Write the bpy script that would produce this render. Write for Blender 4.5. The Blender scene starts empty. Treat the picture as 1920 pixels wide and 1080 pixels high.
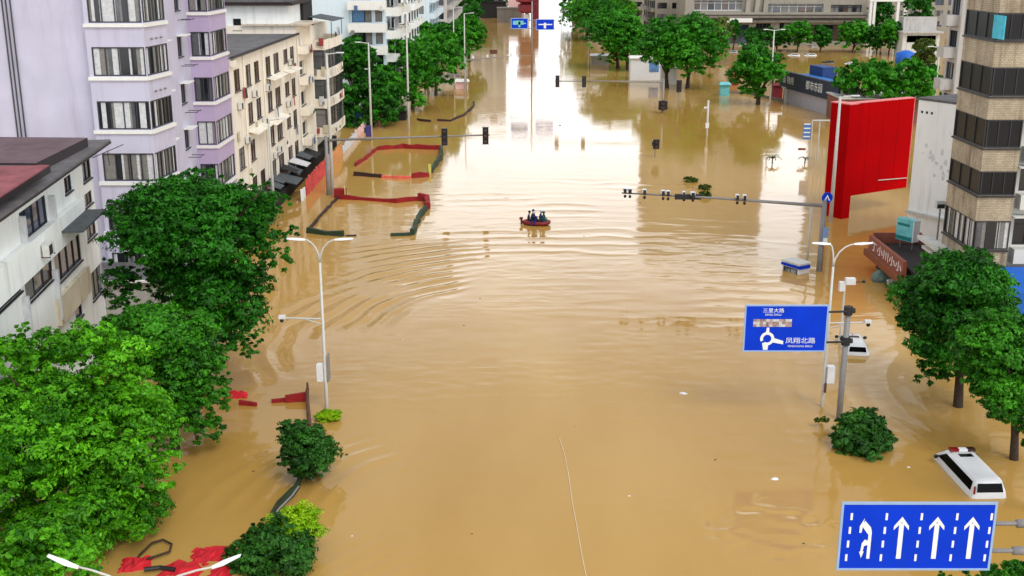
import bpy, bmesh, math, random
import numpy as np
from mathutils import Vector, Matrix
R = math.radians
scene = bpy.context.scene
# ------------------------------------------------------------------ camera
F_PX, TILT, CAM_H = 2150.0, math.atan(625/2150.0), 24.0
YAW = math.atan(5/F_PX*math.cos(TILT))
cam = bpy.data.cameras.new('camera'); camo = bpy.data.objects.new('camera', cam)
scene.collection.objects.link(camo); scene.camera = camo
cam.sensor_width = 36; cam.lens = F_PX/1920*36; cam.clip_end = 6000; cam.clip_start = .5
camo.location = (0, 0, CAM_H); camo.rotation_euler = (math.pi/2-TILT, 0, YAW)
# ------------------------------------------------------------------ sky: flat overcast over a weak clear sky
SUN_EL, SUN_AZ = R(48), R(148)
world = bpy.data.worlds.new('World'); scene.world = world; world.use_nodes = True
wt = world.node_tree; wn = wt.nodes; wn.clear()
sky = wn.new('ShaderNodeTexSky'); sky.sky_type = 'NISHITA'; sky.sun_disc = False
sky.sun_elevation = SUN_EL; sky.sun_rotation = SUN_AZ; sky.dust_density = 5; sky.air_density = 1.2
hs = wn.new('ShaderNodeHueSaturation'); hs.inputs['Saturation'].default_value = .18
wt.links.new(sky.outputs[0], hs.inputs['Color'])
tc = wn.new('ShaderNodeTexCoord'); nz = wn.new('ShaderNodeTexNoise'); nz.inputs['Scale'].default_value = 2.2; nz.inputs['Detail'].default_value = 5
wmap = wn.new('ShaderNodeMapping'); wmap.inputs['Scale'].default_value = (1, 1, 3.0)
wt.links.new(tc.outputs['Generated'], wmap.inputs[0]); wt.links.new(wmap.outputs[0], nz.inputs['Vector'])
cr = wn.new('ShaderNodeValToRGB'); cr.color_ramp.elements[0].position = .35; cr.color_ramp.elements[0].color = (4.6, 4.8, 5.2, 1)
cr.color_ramp.elements[1].position = .65; cr.color_ramp.elements[1].color = (7.2, 7.3, 7.4, 1)
wt.links.new(nz.outputs[0], cr.inputs[0])
mx = wn.new('ShaderNodeMix'); mx.data_type = 'RGBA'; mx.inputs[0].default_value = .86
wt.links.new(hs.outputs[0], mx.inputs[6]); wt.links.new(cr.outputs[0], mx.inputs[7])
sz = wn.new('ShaderNodeSeparateXYZ'); wt.links.new(tc.outputs['Generated'], sz.inputs[0])      # brighter band of cloud low over the city
mr = wn.new('ShaderNodeMapRange'); mr.interpolation_type = 'SMOOTHSTEP'
for i_, v_ in ((1, .15), (2, .39), (3, 1.0), (4, 0.0)): mr.inputs[i_].default_value = v_
wt.links.new(sz.outputs[2], mr.inputs[0])
my = wn.new('ShaderNodeMapRange')                    # brightest ahead, duller behind the camera
for i_, v_ in ((1, -.2), (2, .85), (3, 2.1), (4, 2.0)): my.inputs[i_].default_value = v_
wt.links.new(sz.outputs[1], my.inputs[0])
ma = wn.new('ShaderNodeMath'); ma.operation = 'MULTIPLY_ADD'; wt.links.new(mr.outputs[0], ma.inputs[0]); wt.links.new(my.outputs[0], ma.inputs[1]); ma.inputs[2].default_value = 1.0
m2 = wn.new('ShaderNodeVectorMath'); m2.operation = 'SCALE'; wt.links.new(mx.outputs[2], m2.inputs[0]); wt.links.new(ma.outputs[0], m2.inputs['Scale'])
bg = wn.new('ShaderNodeBackground'); bg.inputs[1].default_value = .138
wt.links.new(m2.outputs[0], bg.inputs[0])
wo = wn.new('ShaderNodeOutputWorld'); wt.links.new(bg.outputs[0], wo.inputs[0])
sun = bpy.data.lights.new('sun', 'SUN'); sun.energy = 1.5; sun.angle = R(25); sun.color = (1, .97, .92)
suno = bpy.data.objects.new('sun', sun); scene.collection.objects.link(suno)
suno.rotation_euler = (math.pi/2-SUN_EL, 0, math.pi-SUN_AZ)
scene.view_settings.view_transform = 'Standard'; scene.view_settings.look = 'None'
scene.view_settings.exposure = 0.0; scene.view_settings.gamma = 1
# ------------------------------------------------------------------ pixel -> ground helpers (real metres)
_ct, _st = math.cos(TILT), math.sin(TILT)
def ray(px, py):
    u = (px-960)/F_PX; v = -(py-540)/F_PX
    d = (u, _ct+v*_st, -_st+v*_ct); c, s = math.cos(YAW), math.sin(YAW)
    return Vector((d[0]*c-d[1]*s, d[0]*s+d[1]*c, d[2]))
CP = Vector((0, 0, CAM_H))
def G(px, py, z=0.): d = ray(px, py); return CP+d*((z-CAM_H)/d.z)
def PX(px, py, X): d = ray(px, py); return CP+d*(X/d.x)
def PY(px, py, Y): d = ray(px, py); return CP+d*(Y/d.y)
def ZT(b, py):                       # height above ground point b seen at image row py
    d = ray(960, py); k = d.z/math.hypot(d.x, d.y)
    lo, hi = -5., 80.
    c, s = math.cos(-YAW), math.sin(-YAW)
    for _ in range(50):
        m = (lo+hi)/2; x, y = b[0]*c-b[1]*s, b[0]*s+b[1]*c; z = m-CAM_H
        yy = 540-F_PX*(y*_st+z*_ct)/(y*_ct-z*_st)
        if yy > py: lo = m
        else: hi = m
    return lo
# ------------------------------------------------------------------ materials
def srgb(r, g, b):
    f = lambda c: (c/255/12.92) if c/255 <= .04045 else ((c/255+.055)/1.055)**2.4
    return (f(r), f(g), f(b), 1)
MC = {}
def mat(name, col, rough=.7, var=.12, scale=3., metal=0., streak=0., bump=0., dirt=None, spec=.5, tile=None):
    if name in MC: return MC[name]
    m = bpy.data.materials.new(name); m.use_nodes = True; n = m.node_tree.nodes; L = m.node_tree.links
    p = n['Principled BSDF']; p.inputs['Roughness'].default_value = rough; p.inputs['Metallic'].default_value = metal
    p.inputs['Specular IOR Level'].default_value = spec
    c = Vector(col[:3])
    tcn = n.new('ShaderNodeTexCoord')
    no = n.new('ShaderNodeTexNoise'); no.inputs['Scale'].default_value = scale; no.inputs['Detail'].default_value = 6
    L.new(tcn.outputs['Object'], no.inputs['Vector'])
    rp = n.new('ShaderNodeValToRGB'); rp.color_ramp.elements[0].position = .3; rp.color_ramp.elements[1].position = .7
    rp.color_ramp.elements[0].color = (*(c*(1-var)), 1); rp.color_ramp.elements[1].color = (*[min(1, v*(1+var)) for v in c], 1)
    L.new(no.outputs[0], rp.inputs[0]); out = rp.outputs[0]
    if tile:
        bt = n.new('ShaderNodeTexBrick'); bt.inputs['Scale'].default_value = tile; bt.inputs['Mortar Size'].default_value = .03
        bt.inputs['Color1'].default_value = (1, 1, 1, 1); bt.inputs['Color2'].default_value = (.8, .77, .74, 1); bt.inputs['Mortar'].default_value = (.5, .48, .45, 1)
        mp = n.new('ShaderNodeMapping'); mp.inputs['Rotation'].default_value = (R(90), 0, 0)
        sx = n.new('ShaderNodeSeparateXYZ'); ad = n.new('ShaderNodeMath'); cb = n.new('ShaderNodeCombineXYZ')
        L.new(tcn.outputs['Object'], sx.inputs[0]); L.new(sx.outputs[0], ad.inputs[0]); L.new(sx.outputs[1], ad.inputs[1])
        L.new(ad.outputs[0], cb.inputs[0]); L.new(sx.outputs[2], cb.inputs[1]); L.new(cb.outputs[0], bt.inputs['Vector'])
        mm = n.new('ShaderNodeMix'); mm.data_type = 'RGBA'; mm.blend_type = 'MULTIPLY'; mm.inputs[0].default_value = 1
        L.new(out, mm.inputs[6]); L.new(bt.outputs[0], mm.inputs[7]); out = mm.outputs[2]
    if streak > 0:
        mp = n.new('ShaderNodeMapping'); mp.inputs['Scale'].default_value = (1.6, 1.6, .13)
        L.new(tcn.outputs['Object'], mp.inputs[0])
        n2 = n.new('ShaderNodeTexNoise'); n2.inputs['Scale'].default_value = 1.; n2.inputs['Detail'].default_value = 8; n2.inputs['Roughness'].default_value = .65
        L.new(mp.outputs[0], n2.inputs['Vector'])
        r2 = n.new('ShaderNodeValToRGB'); r2.color_ramp.elements[0].position = .52; r2.color_ramp.elements[1].position = .72
        r2.color_ramp.elements[0].color = (0, 0, 0, 1); r2.color_ramp.elements[1].color = (streak, streak, streak, 1)
        L.new(n2.outputs[0], r2.inputs[0])
        mm = n.new('ShaderNodeMix'); mm.data_type = 'RGBA'; L.new(r2.outputs[0], mm.inputs[0]); L.new(out, mm.inputs[6])
        mm.inputs[7].default_value = dirt or (c[0]*.3, c[1]*.28, c[2]*.25, 1); out = mm.outputs[2]
    L.new(out, p.inputs['Base Color'])
    if bump > 0:
        b = n.new('ShaderNodeBump'); b.inputs['Strength'].default_value = bump; b.inputs['Distance'].default_value = .05
        L.new(no.outputs[0], b.inputs['Height']); L.new(b.outputs[0], p.inputs['Normal'])
    MC[name] = m; return m
def leafmat(name, col, light, trans=.25):
    m = bpy.data.materials.new(name); m.use_nodes = True; n = m.node_tree.nodes; L = m.node_tree.links
    p = n['Principled BSDF']; p.inputs['Roughness'].default_value = .5; p.inputs['Specular IOR Level'].default_value = .25
    at = n.new('ShaderNodeAttribute'); at.attribute_name = 'tint'
    rp = n.new('ShaderNodeValToRGB'); rp.color_ramp.elements[0].color = col; rp.color_ramp.elements[1].color = light
    L.new(at.outputs['Fac'], rp.inputs[0]); L.new(rp.outputs[0], p.inputs['Base Color'])
    tr = n.new('ShaderNodeBsdfTranslucent'); L.new(rp.outputs[0], tr.inputs[0])
    ms = n.new('ShaderNodeMixShader'); ms.inputs[0].default_value = trans
    L.new(p.outputs[0], ms.inputs[1]); L.new(tr.outputs[0], ms.inputs[2]); L.new(ms.outputs[0], n['Material Output'].inputs[0])
    MC[name] = m; return m
def glass(name, col, rough=.12):
    return mat(name, col, rough, .3, 1.2, spec=.6)
# ------------------------------------------------------------------ object helpers
def tag(o, label=None, cat=None, group=None, kind=None):
    if label: o['label'] = label
    if cat: o['category'] = cat
    if group: o['group'] = group
    if kind: o['kind'] = kind
    return o
def link(o, parent=None):
    scene.collection.objects.link(o)
    if parent: o.parent = parent
    return o
def thing(name, label, cat, loc=(0, 0, 0), rot=0, group=None):
    o = bpy.data.objects.new(name, None); o.empty_display_size = .3
    o.location = loc; o.rotation_euler = (0, 0, rot); link(o); return tag(o, label, cat, group)
def kids(o): return [c for c in scene.collection.objects if c.parent == o]
def dup(o, loc=None, rot=None, label=None, scale=None):
    r = o.copy(); link(r)
    if loc is not None: r.location = loc
    if rot is not None: r.rotation_euler = (0, 0, rot)
    if scale is not None: r.scale = scale
    if label: r['label'] = label
    def rec(a, b):
        for ch in list(a.children):
            c = ch.copy(); scene.collection.objects.link(c); c.parent = b; rec(ch, c)
    rec(o, r); return r
class MB:
    def __init__(s): s.v = []; s.f = []; s.m = []; s.T = Matrix.Identity(4); s.mi = 0
    def frame(s, o, u, n=None):              # local x = u (horizontal), local -y = outward
        u = Vector((u[0], u[1], 0)).normalized(); y = Vector((-u.y, u.x, 0))
        s.T = Matrix(((u.x, y.x, 0, o[0]), (u.y, y.y, 0, o[1]), (0, 0, 1, o[2] if len(o) > 2 else 0), (0, 0, 0, 1))); return s
    def add(s, vs, fs):
        k = len(s.v); s.v += [tuple(s.T @ Vector(v)) for v in vs]; s.f += [tuple(i+k for i in f) for f in fs]; s.m += [s.mi]*len(fs); return s
    def box(s, a, b):
        x0, y0, z0 = a; x1, y1, z1 = b
        x0, x1 = min(x0, x1), max(x0, x1); y0, y1 = min(y0, y1), max(y0, y1); z0, z1 = min(z0, z1), max(z0, z1)
        return s.add([(x0,y0,z0),(x1,y0,z0),(x1,y1,z0),(x0,y1,z0),(x0,y0,z1),(x1,y0,z1),(x1,y1,z1),(x0,y1,z1)],
                     [(3,2,1,0),(4,5,6,7),(0,1,5,4),(1,2,6,5),(2,3,7,6),(3,0,4,7)])
    def quad(s, *p): return s.add(p, [tuple(range(len(p)))])
    def prism(s, poly, z0, z1):
        n = len(poly); vs = [(p[0], p[1], z0) for p in poly]+[(p[0], p[1], z1) for p in poly]
        return s.add(vs, [tuple(range(n-1, -1, -1)), tuple(range(n, 2*n))]+[(i, (i+1) % n, n+(i+1) % n, n+i) for i in range(n)])
    def tube(s, pts, rad, n=8):
        pts = [Vector(p) for p in pts]
        if not hasattr(rad, '__len__'): rad = [rad]*len(pts)
        vs = []; fs = []; a0 = None
        for i, p in enumerate(pts):
            d = (pts[min(i+1, len(pts)-1)]-pts[max(i-1, 0)]).normalized()
            a = Vector((1, 0, 0)) if abs(d.x) < .9 else Vector((0, 1, 0))
            if a0 is not None: a = a0
            a = (a-d*a.dot(d)).normalized(); b = d.cross(a); a0 = a
            for k in range(n):
                t = 2*math.pi*k/n; vs.append(tuple(p+(a*math.cos(t)+b*math.sin(t))*rad[i]))
        for i in range(len(pts)-1):
            for k in range(n): fs.append((i*n+k, i*n+(k+1) % n, (i+1)*n+(k+1) % n, (i+1)*n+k))
        fs += [tuple(range(n-1, -1, -1)), tuple((len(pts)-1)*n+k for k in range(n))]
        return s.add(vs, fs)
    def ell(s, c, r, nu=12, nv=8):
        vs = [(c[0], c[1], c[2]-r[2])]
        for j in range(1, nv):
            ph = -math.pi/2+math.pi*j/nv
            vs += [(c[0]+r[0]*math.cos(ph)*math.cos(2*math.pi*i/nu), c[1]+r[1]*math.cos(ph)*math.sin(2*math.pi*i/nu), c[2]+r[2]*math.sin(ph)) for i in range(nu)]
        vs.append((c[0], c[1], c[2]+r[2])); fs = []
        for i in range(nu): fs.append((0, 1+(i+1) % nu, 1+i)); fs.append((len(vs)-1, len(vs)-1-nu+i, len(vs)-1-nu+(i+1) % nu))
        for j in range(nv-2):
            for i in range(nu): a = 1+j*nu; fs.append((a+i, a+(i+1) % nu, a+nu+(i+1) % nu, a+nu+i))
        return s.add(vs, fs)
    def holes(s, L, z0, z1, hs, depth=.18, y=0.):      # wall face in the plane y with recessed openings (x0,x1,z0,z1)
        xs = sorted({0., L, *[round(h[0], 4) for h in hs], *[round(h[1], 4) for h in hs]}); zs = sorted({z0, z1, *[round(h[2], 4) for h in hs], *[round(h[3], 4) for h in hs]})
        for i in range(len(xs)-1):
            for j in range(len(zs)-1):
                cx, cz = (xs[i]+xs[i+1])/2, (zs[j]+zs[j+1])/2
                if not any(h[0] < cx < h[1] and h[2] < cz < h[3] for h in hs):
                    s.quad((xs[i], y, zs[j]), (xs[i+1], y, zs[j]), (xs[i+1], y, zs[j+1]), (xs[i], y, zs[j+1]))
        for a, b, c, d in hs:
            s.quad((a, y, c), (a, y, d), (a, y+depth, d), (a, y+depth, c)); s.quad((b, y, c), (b, y+depth, c), (b, y+depth, d), (b, y, d))
            s.quad((a, y, c), (a, y+depth, c), (b, y+depth, c), (b, y, c)); s.quad((a, y, d), (b, y, d), (b, y+depth, d), (a, y+depth, d))
            s.quad((a, y+depth+.3, c), (b, y+depth+.3, c), (b, y+depth+.3, d), (a, y+depth+.3, d))
        return s
    def build(s, name, mats, parent=None, smooth=False, loc=None):
        me = bpy.data.meshes.new(name); me.from_pydata(s.v, [], s.f); me.update()
        if not isinstance(mats, (list, tuple)): mats = [mats]
        for m in mats: me.materials.append(m)
        me.polygons.foreach_set('material_index', s.m)
        if smooth: me.polygons.foreach_set('use_smooth', [True]*len(s.f))
        o = bpy.data.objects.new(name, me); link(o, parent)
        if loc is not None: o.location = loc
        return o
rng = random.Random(7)
PANES = None
def window(parent, o, u, x0, x1, z0, z1, nm=2, depth=.12, style='plain', sill=True, fm=None, bar=.05, vis=None):
    """one window: frame (part) + pane (sub-part); frame o/u as MB.frame"""
    f = MB().frame(o, u); y = depth
    f.box((x0, y-.05, z0), (x0+bar, y+.03, z1)); f.box((x1-bar, y-.05, z0), (x1, y+.03, z1))
    f.box((x0+bar, y-.05, z0), (x1-bar, y+.03, z0+bar)); f.box((x0+bar, y-.05, z1-bar), (x1-bar, y+.03, z1))
    for k in range(1, nm):
        xx = x0+(x1-x0)*k/nm; f.box((xx-bar*.4, y-.04, z0+bar), (xx+bar*.4, y+.02, z1-bar))
    if z1-z0 > 1.9 and style != 'curtain': f.box((x0+bar, y-.035, z0+(z1-z0)*.68), (x1-bar, y+.015, z0+(z1-z0)*.68+bar*.8))
    if sill: f.box((x0-.08, -.1, z0-.08), (x1+.08, y-.06, z0-.002))
    w = f.build('window', fm or MC['frame_dark'], parent)
    p = MB().frame(o, u); ms = [MC['glass_dark'], MC['glass_grey'], MC['curtain_light'], MC['curtain_grey'], MC['glass_brown'], MC['glass_blue'], MC['glass_black']]
    if style == 'curtain':
        x = x0+bar
        while x < x1-bar-.01:
            ww = min(rng.uniform(.12, .5), x1-bar-x); p.mi = rng.choice([0, 2, 2, 3, 3, 1, 0]); yy = y+.02+.006*rng.random()
            p.quad((x, yy, z0+bar), (x+ww, yy, z0+bar), (x+ww, yy, z1-bar), (x, yy, z1-bar)); x += ww
    else:
        for k in range(nm):
            a = x0+(x1-x0)*k/nm; b = x0+(x1-x0)*(k+1)/nm
            p.mi = {'plain': rng.choice([0, 0, 1, 4, 3]), 'dark': rng.choice([0, 0, 5]), 'brown': rng.choice([4, 4, 0, 3]), 'blue': 5, 'black': 6, 'grey': rng.choice([1, 3, 0])}[style]
            p.quad((a, y+.02, z0+.01), (b, y+.02, z0+.01), (b, y+.02, z1-.01), (a, y+.02, z1-.01))
    p.build('pane', ms, w); return w
def ac_unit(parent, o, u, x, z, w=.85, name='air_conditioner'):
    b = MB().frame(o, u); b.box((x, -.42, z), (x+w, -.1, z+.6)); b.mi = 1; b.box((x+.08, -.44, z+.06), (x+w*.62, -.421, z+.54)); b.mi = 2
    b.box((x+.05, -.45, z-.06), (x+.1, 0, z-.005)); b.box((x+w-.1, -.45, z-.06), (x+w-.05, 0, z-.005))
    return b.build(name, [MC['ac_white'], MC['dark_grille'], MC['rust']], parent)
def clutter(parent, o, u, x0, x1, z, n, seed, out=.0):
    # washing and oddments hung along a balcony or sill, each its own part
    r_ = random.Random(seed); cols = ['curtain_light', 'curtain_grey', 'cloth_a', 'cloth_b', 'cloth_c', 'shop_dk', 'leaf_pot']
    for k in range(n):
        m = MB().frame(o, u); x = r_.uniform(x0, x1); w_ = r_.uniform(.25, .7); h = r_.uniform(.4, 1.1); y = -.06-out-r_.uniform(0, .2); c = r_.choice(cols)
        if c == 'leaf_pot':
            for j in range(6): a = r_.uniform(-.3, .3); m.add([(x+a, y, z), (x+a+.12, y-.1, z+.1), (x+a*1.6, y-.05, z+r_.uniform(.3, .6))], [(0, 1, 2)])
        else: m.add([(x, y, z+h), (x+w_, y-.02, z+h), (x+w_*.95, y-.08, z), (x+w_*.05, y-.05, z+.05), (x, y+.03, z+h), (x+w_, y+.01, z+h), (x+w_*.95, y-.05, z), (x+w_*.05, y-.02, z+.05)], [(0, 1, 2, 3), (7, 6, 5, 4), (0, 3, 7, 4), (1, 5, 6, 2), (0, 4, 5, 1), (3, 2, 6, 7)])
        m.build('potted_plant' if c == 'leaf_pot' else 'hanging_cloth', MC[c], parent)
def text(s, size, m, parent=None, loc=(0, 0, 0), rot=(R(90), 0, 0), name='lettering', ext=.01, sx=1):
    c = bpy.data.curves.new(name, 'FONT'); c.body = s; c.size = size; c.extrude = ext; c.align_x = 'CENTER'; c.align_y = 'CENTER'
    o = bpy.data.objects.new(name, c); scene.collection.objects.link(o)
    bpy.context.view_layer.update()
    me = bpy.data.meshes.new_from_object(o.evaluated_get(bpy.context.evaluated_depsgraph_get()))
    bpy.data.objects.remove(o); me.materials.clear(); me.materials.append(m)
    r = bpy.data.objects.new(name, me); link(r, parent); r.location = loc; r.rotation_euler = rot; r.scale = (sx, 1, 1); return r
S = srgb
mat('frame_dark', S(45, 46, 50), .5); mat('frame_white', S(200, 202, 205), .5)
glass('glass_dark', S(22, 26, 32)); glass('glass_grey', S(78, 82, 86)); glass('glass_brown', S(84, 66, 56)); mat('glass_black', S(16, 14, 16), .3, .3, 1, spec=.25); glass('glass_blue', S(40, 52, 78))
mat('curtain_light', S(196, 198, 200), .5, .15, 6); mat('curtain_grey', S(120, 118, 114), .5, .2, 6)
mat('ac_white', S(205, 205, 200), .6, .1); mat('dark_grille', S(35, 36, 38), .7); mat('rust', S(96, 60, 44), .8, .3)
mat('cloth_a', S(150, 60, 60), .8); mat('cloth_b', S(70, 100, 140), .8); mat('cloth_c', S(190, 180, 150), .8); mat('shop_dk', S(30, 30, 32), .8); mat('leaf_pot', S(40, 80, 30), .8)
mat('pole_white', S(196, 196, 190), .45, .06, 2); mat('pole_grey', S(132, 130, 130), .5, .1, 2); mat('pole_dark', S(60, 60, 62), .5)
mat('sign_blue', S(0, 56, 204), .55, .1, .8, spec=.15, streak=.18, dirt=S(30, 70, 150)); mat('sign_white', S(235, 240, 240), .35, .03); mat('black_plastic', S(22, 22, 24), .5)
mat('white_box', S(222, 224, 226), .5, .05); mat('bark', S(58, 44, 32), .9, .4, 8, bump=.6)
# ------------------------------------------------------------------ flood water: one sheet, fine in the middle, to the horizon
def nonuni(pts):
    out = []
    for (a, b, st) in pts: n = max(1, int(round((b-a)/st))); out += [a+(b-a)*i/n for i in range(n)]
    return np.array(out+[pts[-1][1]])
xs = nonuni([(-1500, -200, 260), (-200, -40, 20), (-40, -16, .8), (-16, 24, .2), (24, 40, .5), (40, 200, 16), (200, 1500, 260)])
ys = nonuni([(-300, 0, 60), (0, 36, 6), (36, 130, .2), (130, 175, .5), (175, 320, 6), (320, 2200, 120)])
Xg, Yg = np.meshgrid(xs, ys)
def sstep(a, b, v): t = np.clip((v-a)/(b-a), 0, 1); return t*t*(3-2*t)
nr = np.random.RandomState(3)
def vnoise(x, y, sc, seed):
    r = np.random.RandomState(seed).rand(256, 256); x = x/sc; y = y/sc
    xi = np.floor(x).astype(int); yi = np.floor(y).astype(int); fx = x-xi; fy = y-yi; fx = fx*fx*(3-2*fx); fy = fy*fy*(3-2*fy)
    g = lambda a, b: r[b % 256, a % 256]
    return (g(xi, yi)*(1-fx)+g(xi+1, yi)*fx)*(1-fy)+(g(xi, yi+1)*(1-fx)+g(xi+1, yi+1)*fx)*fy*1.
def wav(ph): return 1-2*np.abs(np.sin(ph/2))**.8       # sharper crests than a sine
def ring(cx, cy, r0, r1, a0, a1, lam, amp, seed, jit=1.2):
    dx, dy = Xg-cx, Yg-cy; r = np.hypot(dx, dy); a = np.degrees(np.arctan2(dy, dx)) % 360
    w = sstep(r0, r0+4, r)*(1-sstep(r1-4, r1, r))*sstep(a0, a0+14, a)*(1-sstep(a1-14, a1, a))
    brk = sstep(.3, .62, vnoise(Xg, Yg, 5.5, seed+9))*.85+.15
    return amp*w*brk*wav(2*math.pi*r/lam+jit*2*vnoise(Xg, Yg, 4, seed)+1.2*vnoise(Xg, Yg, 1.6, seed+3))
Zg = np.zeros_like(Xg)
Zg += ring(5, 71, 12, 25, 118, 210, 1.5, .072, 11)
Zg += ring(5, 71, 17, 32, 95, 140, 1.6, .035, 17)
Zg += ring(4, 30, 60, 98, 74, 106, 2.8, .020, 21, 2)
Zg += ring(8, 40, 30, 62, 55, 92, 2.3, .010, 29, 2)
Zg += ring(34, 60, 8, 22, 130, 215, 1.3, .012, 35)
Zg += ring(2, 45, 7, 19, 128, 235, 1.15, .026, 41, 3.2)
Zg += ring(0, 34, 4, 14, 110, 200, 1.0, .016, 43, 3)
Zg += ring(6, 8, 60, 90, 80, 100, 1.9, .006, 45, 2)
Zg += ring(28, 58, 5, 12, 100, 240, 1.1, .015, 47)
rid = lambda sc, sd: 1-2*np.abs(2*vnoise(Xg*.55, Yg, sc, sd)-1)
Zg += (.004*rid(.9, 51)+.0035*rid(.5, 52))*(.15+sstep(.35, .7, vnoise(Xg, Yg, 9, 53)))
# lazy swirl over something just under the surface, lower right
sw = G(1440, 995); dx, dy = Xg-sw.x, Yg-sw.y; rr = np.hypot(dx/2.0, dy/1.7)
Zg += .06*np.exp(-((rr-1.15)/.35)**2)*(vnoise(Xg*.7, Yg, .38, 61)*2-1)+.03*np.exp(-(rr/1.0)**4)*(vnoise(Xg*.6, Yg, .45, 65)-.5)-.0*np.exp(-(rr/.9)**4)
Zg += .010*(vnoise(Xg, Yg, 2.4, 71)-.5)+.007*(vnoise(Xg*.6, Yg, 1.0, 73)-.5)
near = sstep(34, 40, Yg)*(1-sstep(120, 140, Yg)*.9); Zg *= near*sstep(-24, -18, Xg)*(1-sstep(28, 36, Xg)); Zg *= 1.0
nx, ny = len(xs), len(ys)
V = np.stack([Xg, Yg, Zg], -1).reshape(-1, 3)
ii = np.arange(nx*ny).reshape(ny, nx); Fq = np.stack([ii[:-1, :-1], ii[:-1, 1:], ii[1:, 1:], ii[1:, :-1]], -1).reshape(-1, 4)
def npmesh(name, V, F, mats, smooth=False, tint=None, parent=None, k=4):
    me = bpy.data.meshes.new(name); me.vertices.add(len(V)); me.vertices.foreach_set('co', V.astype(np.float32).ravel())
    me.loops.add(F.size); me.loops.foreach_set('vertex_index', F.astype(np.int32).ravel())
    me.polygons.add(len(F)); me.polygons.foreach_set('loop_start', np.arange(0, F.size, k, dtype=np.int32))
    if smooth: me.polygons.foreach_set('use_smooth', np.ones(len(F), bool))
    me.update(calc_edges=True)
    if tint is not None: at = me.attributes.new('tint', 'FLOAT', 'POINT'); at.data.foreach_set('value', tint.astype(np.float32))
    for m in mats: me.materials.append(m)
    o = bpy.data.objects.new(name, me); return link(o, parent)
def water_mat():
    m = bpy.data.materials.new('flood_water'); m.use_nodes = True; n = m.node_tree.nodes; L = m.node_tree.links
    p = n['Principled BSDF']; p.inputs['IOR'].default_value = 1.33; p.inputs['Roughness'].default_value = .06
    t = n.new('ShaderNodeTexCoord')
    mp = n.new('ShaderNodeMapping'); mp.inputs['Scale'].default_value = (.09, .022, 1); L.new(t.outputs['Object'], mp.inputs[0])
    a = n.new('ShaderNodeTexNoise'); a.inputs['Scale'].default_value = 1.; a.inputs['Detail'].default_value = 5; L.new(mp.outputs[0], a.inputs['Vector'])
    r = n.new('ShaderNodeValToRGB'); r.color_ramp.elements[0].position = .35; r.color_ramp.elements[1].position = .65
    r.color_ramp.elements[0].color = (.425, .24, .052, 1); r.color_ramp.elements[1].color = (.52, .318, .095, 1)
    L.new(a.outputs[0], r.inputs[0]); L.new(r.outputs[0], p.inputs['Base Color'])
    mp2 = n.new('ShaderNodeMapping'); mp2.inputs['Scale'].default_value = (.5, 1.2, 1); L.new(t.outputs['Object'], mp2.inputs[0])
    b = n.new('ShaderNodeTexNoise'); b.inputs['Scale'].default_value = 1.1; b.inputs['Detail'].default_value = 4; b.inputs['Roughness'].default_value = .45; L.new(mp2.outputs[0], b.inputs['Vector'])
    bp = n.new('ShaderNodeBump'); bp.inputs['Strength'].default_value = 1; bp.inputs['Distance'].default_value = .02
    c = n.new('ShaderNodeTexNoise'); c.inputs['Scale'].default_value = .06; L.new(t.outputs['Object'], c.inputs['Vector'])
    rc = n.new('ShaderNodeValToRGB'); rc.color_ramp.elements[0].position = .42; rc.color_ramp.elements[1].position = .6; L.new(c.outputs[0], rc.inputs[0])
    mu = n.new('ShaderNodeMath'); mu.operation = 'MULTIPLY'; L.new(b.outputs[0], mu.inputs[0]); L.new(rc.outputs[0], mu.inputs[1])
    L.new(mu.outputs[0], bp.inputs['Height']); L.new(bp.outputs[0], p.inputs['Normal']); MC['water'] = m; return m
water = npmesh('water', V, Fq, [water_mat()], True); tag(water, kind='structure')
g = MB(); g.quad((-1500, -300, -2.2), (1500, -300, -2.2), (1500, 2200, -2.2), (-1500, 2200, -2.2))
tag(g.build('ground', mat('ground_mud', S(110, 95, 70), .95)), kind='structure')
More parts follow.
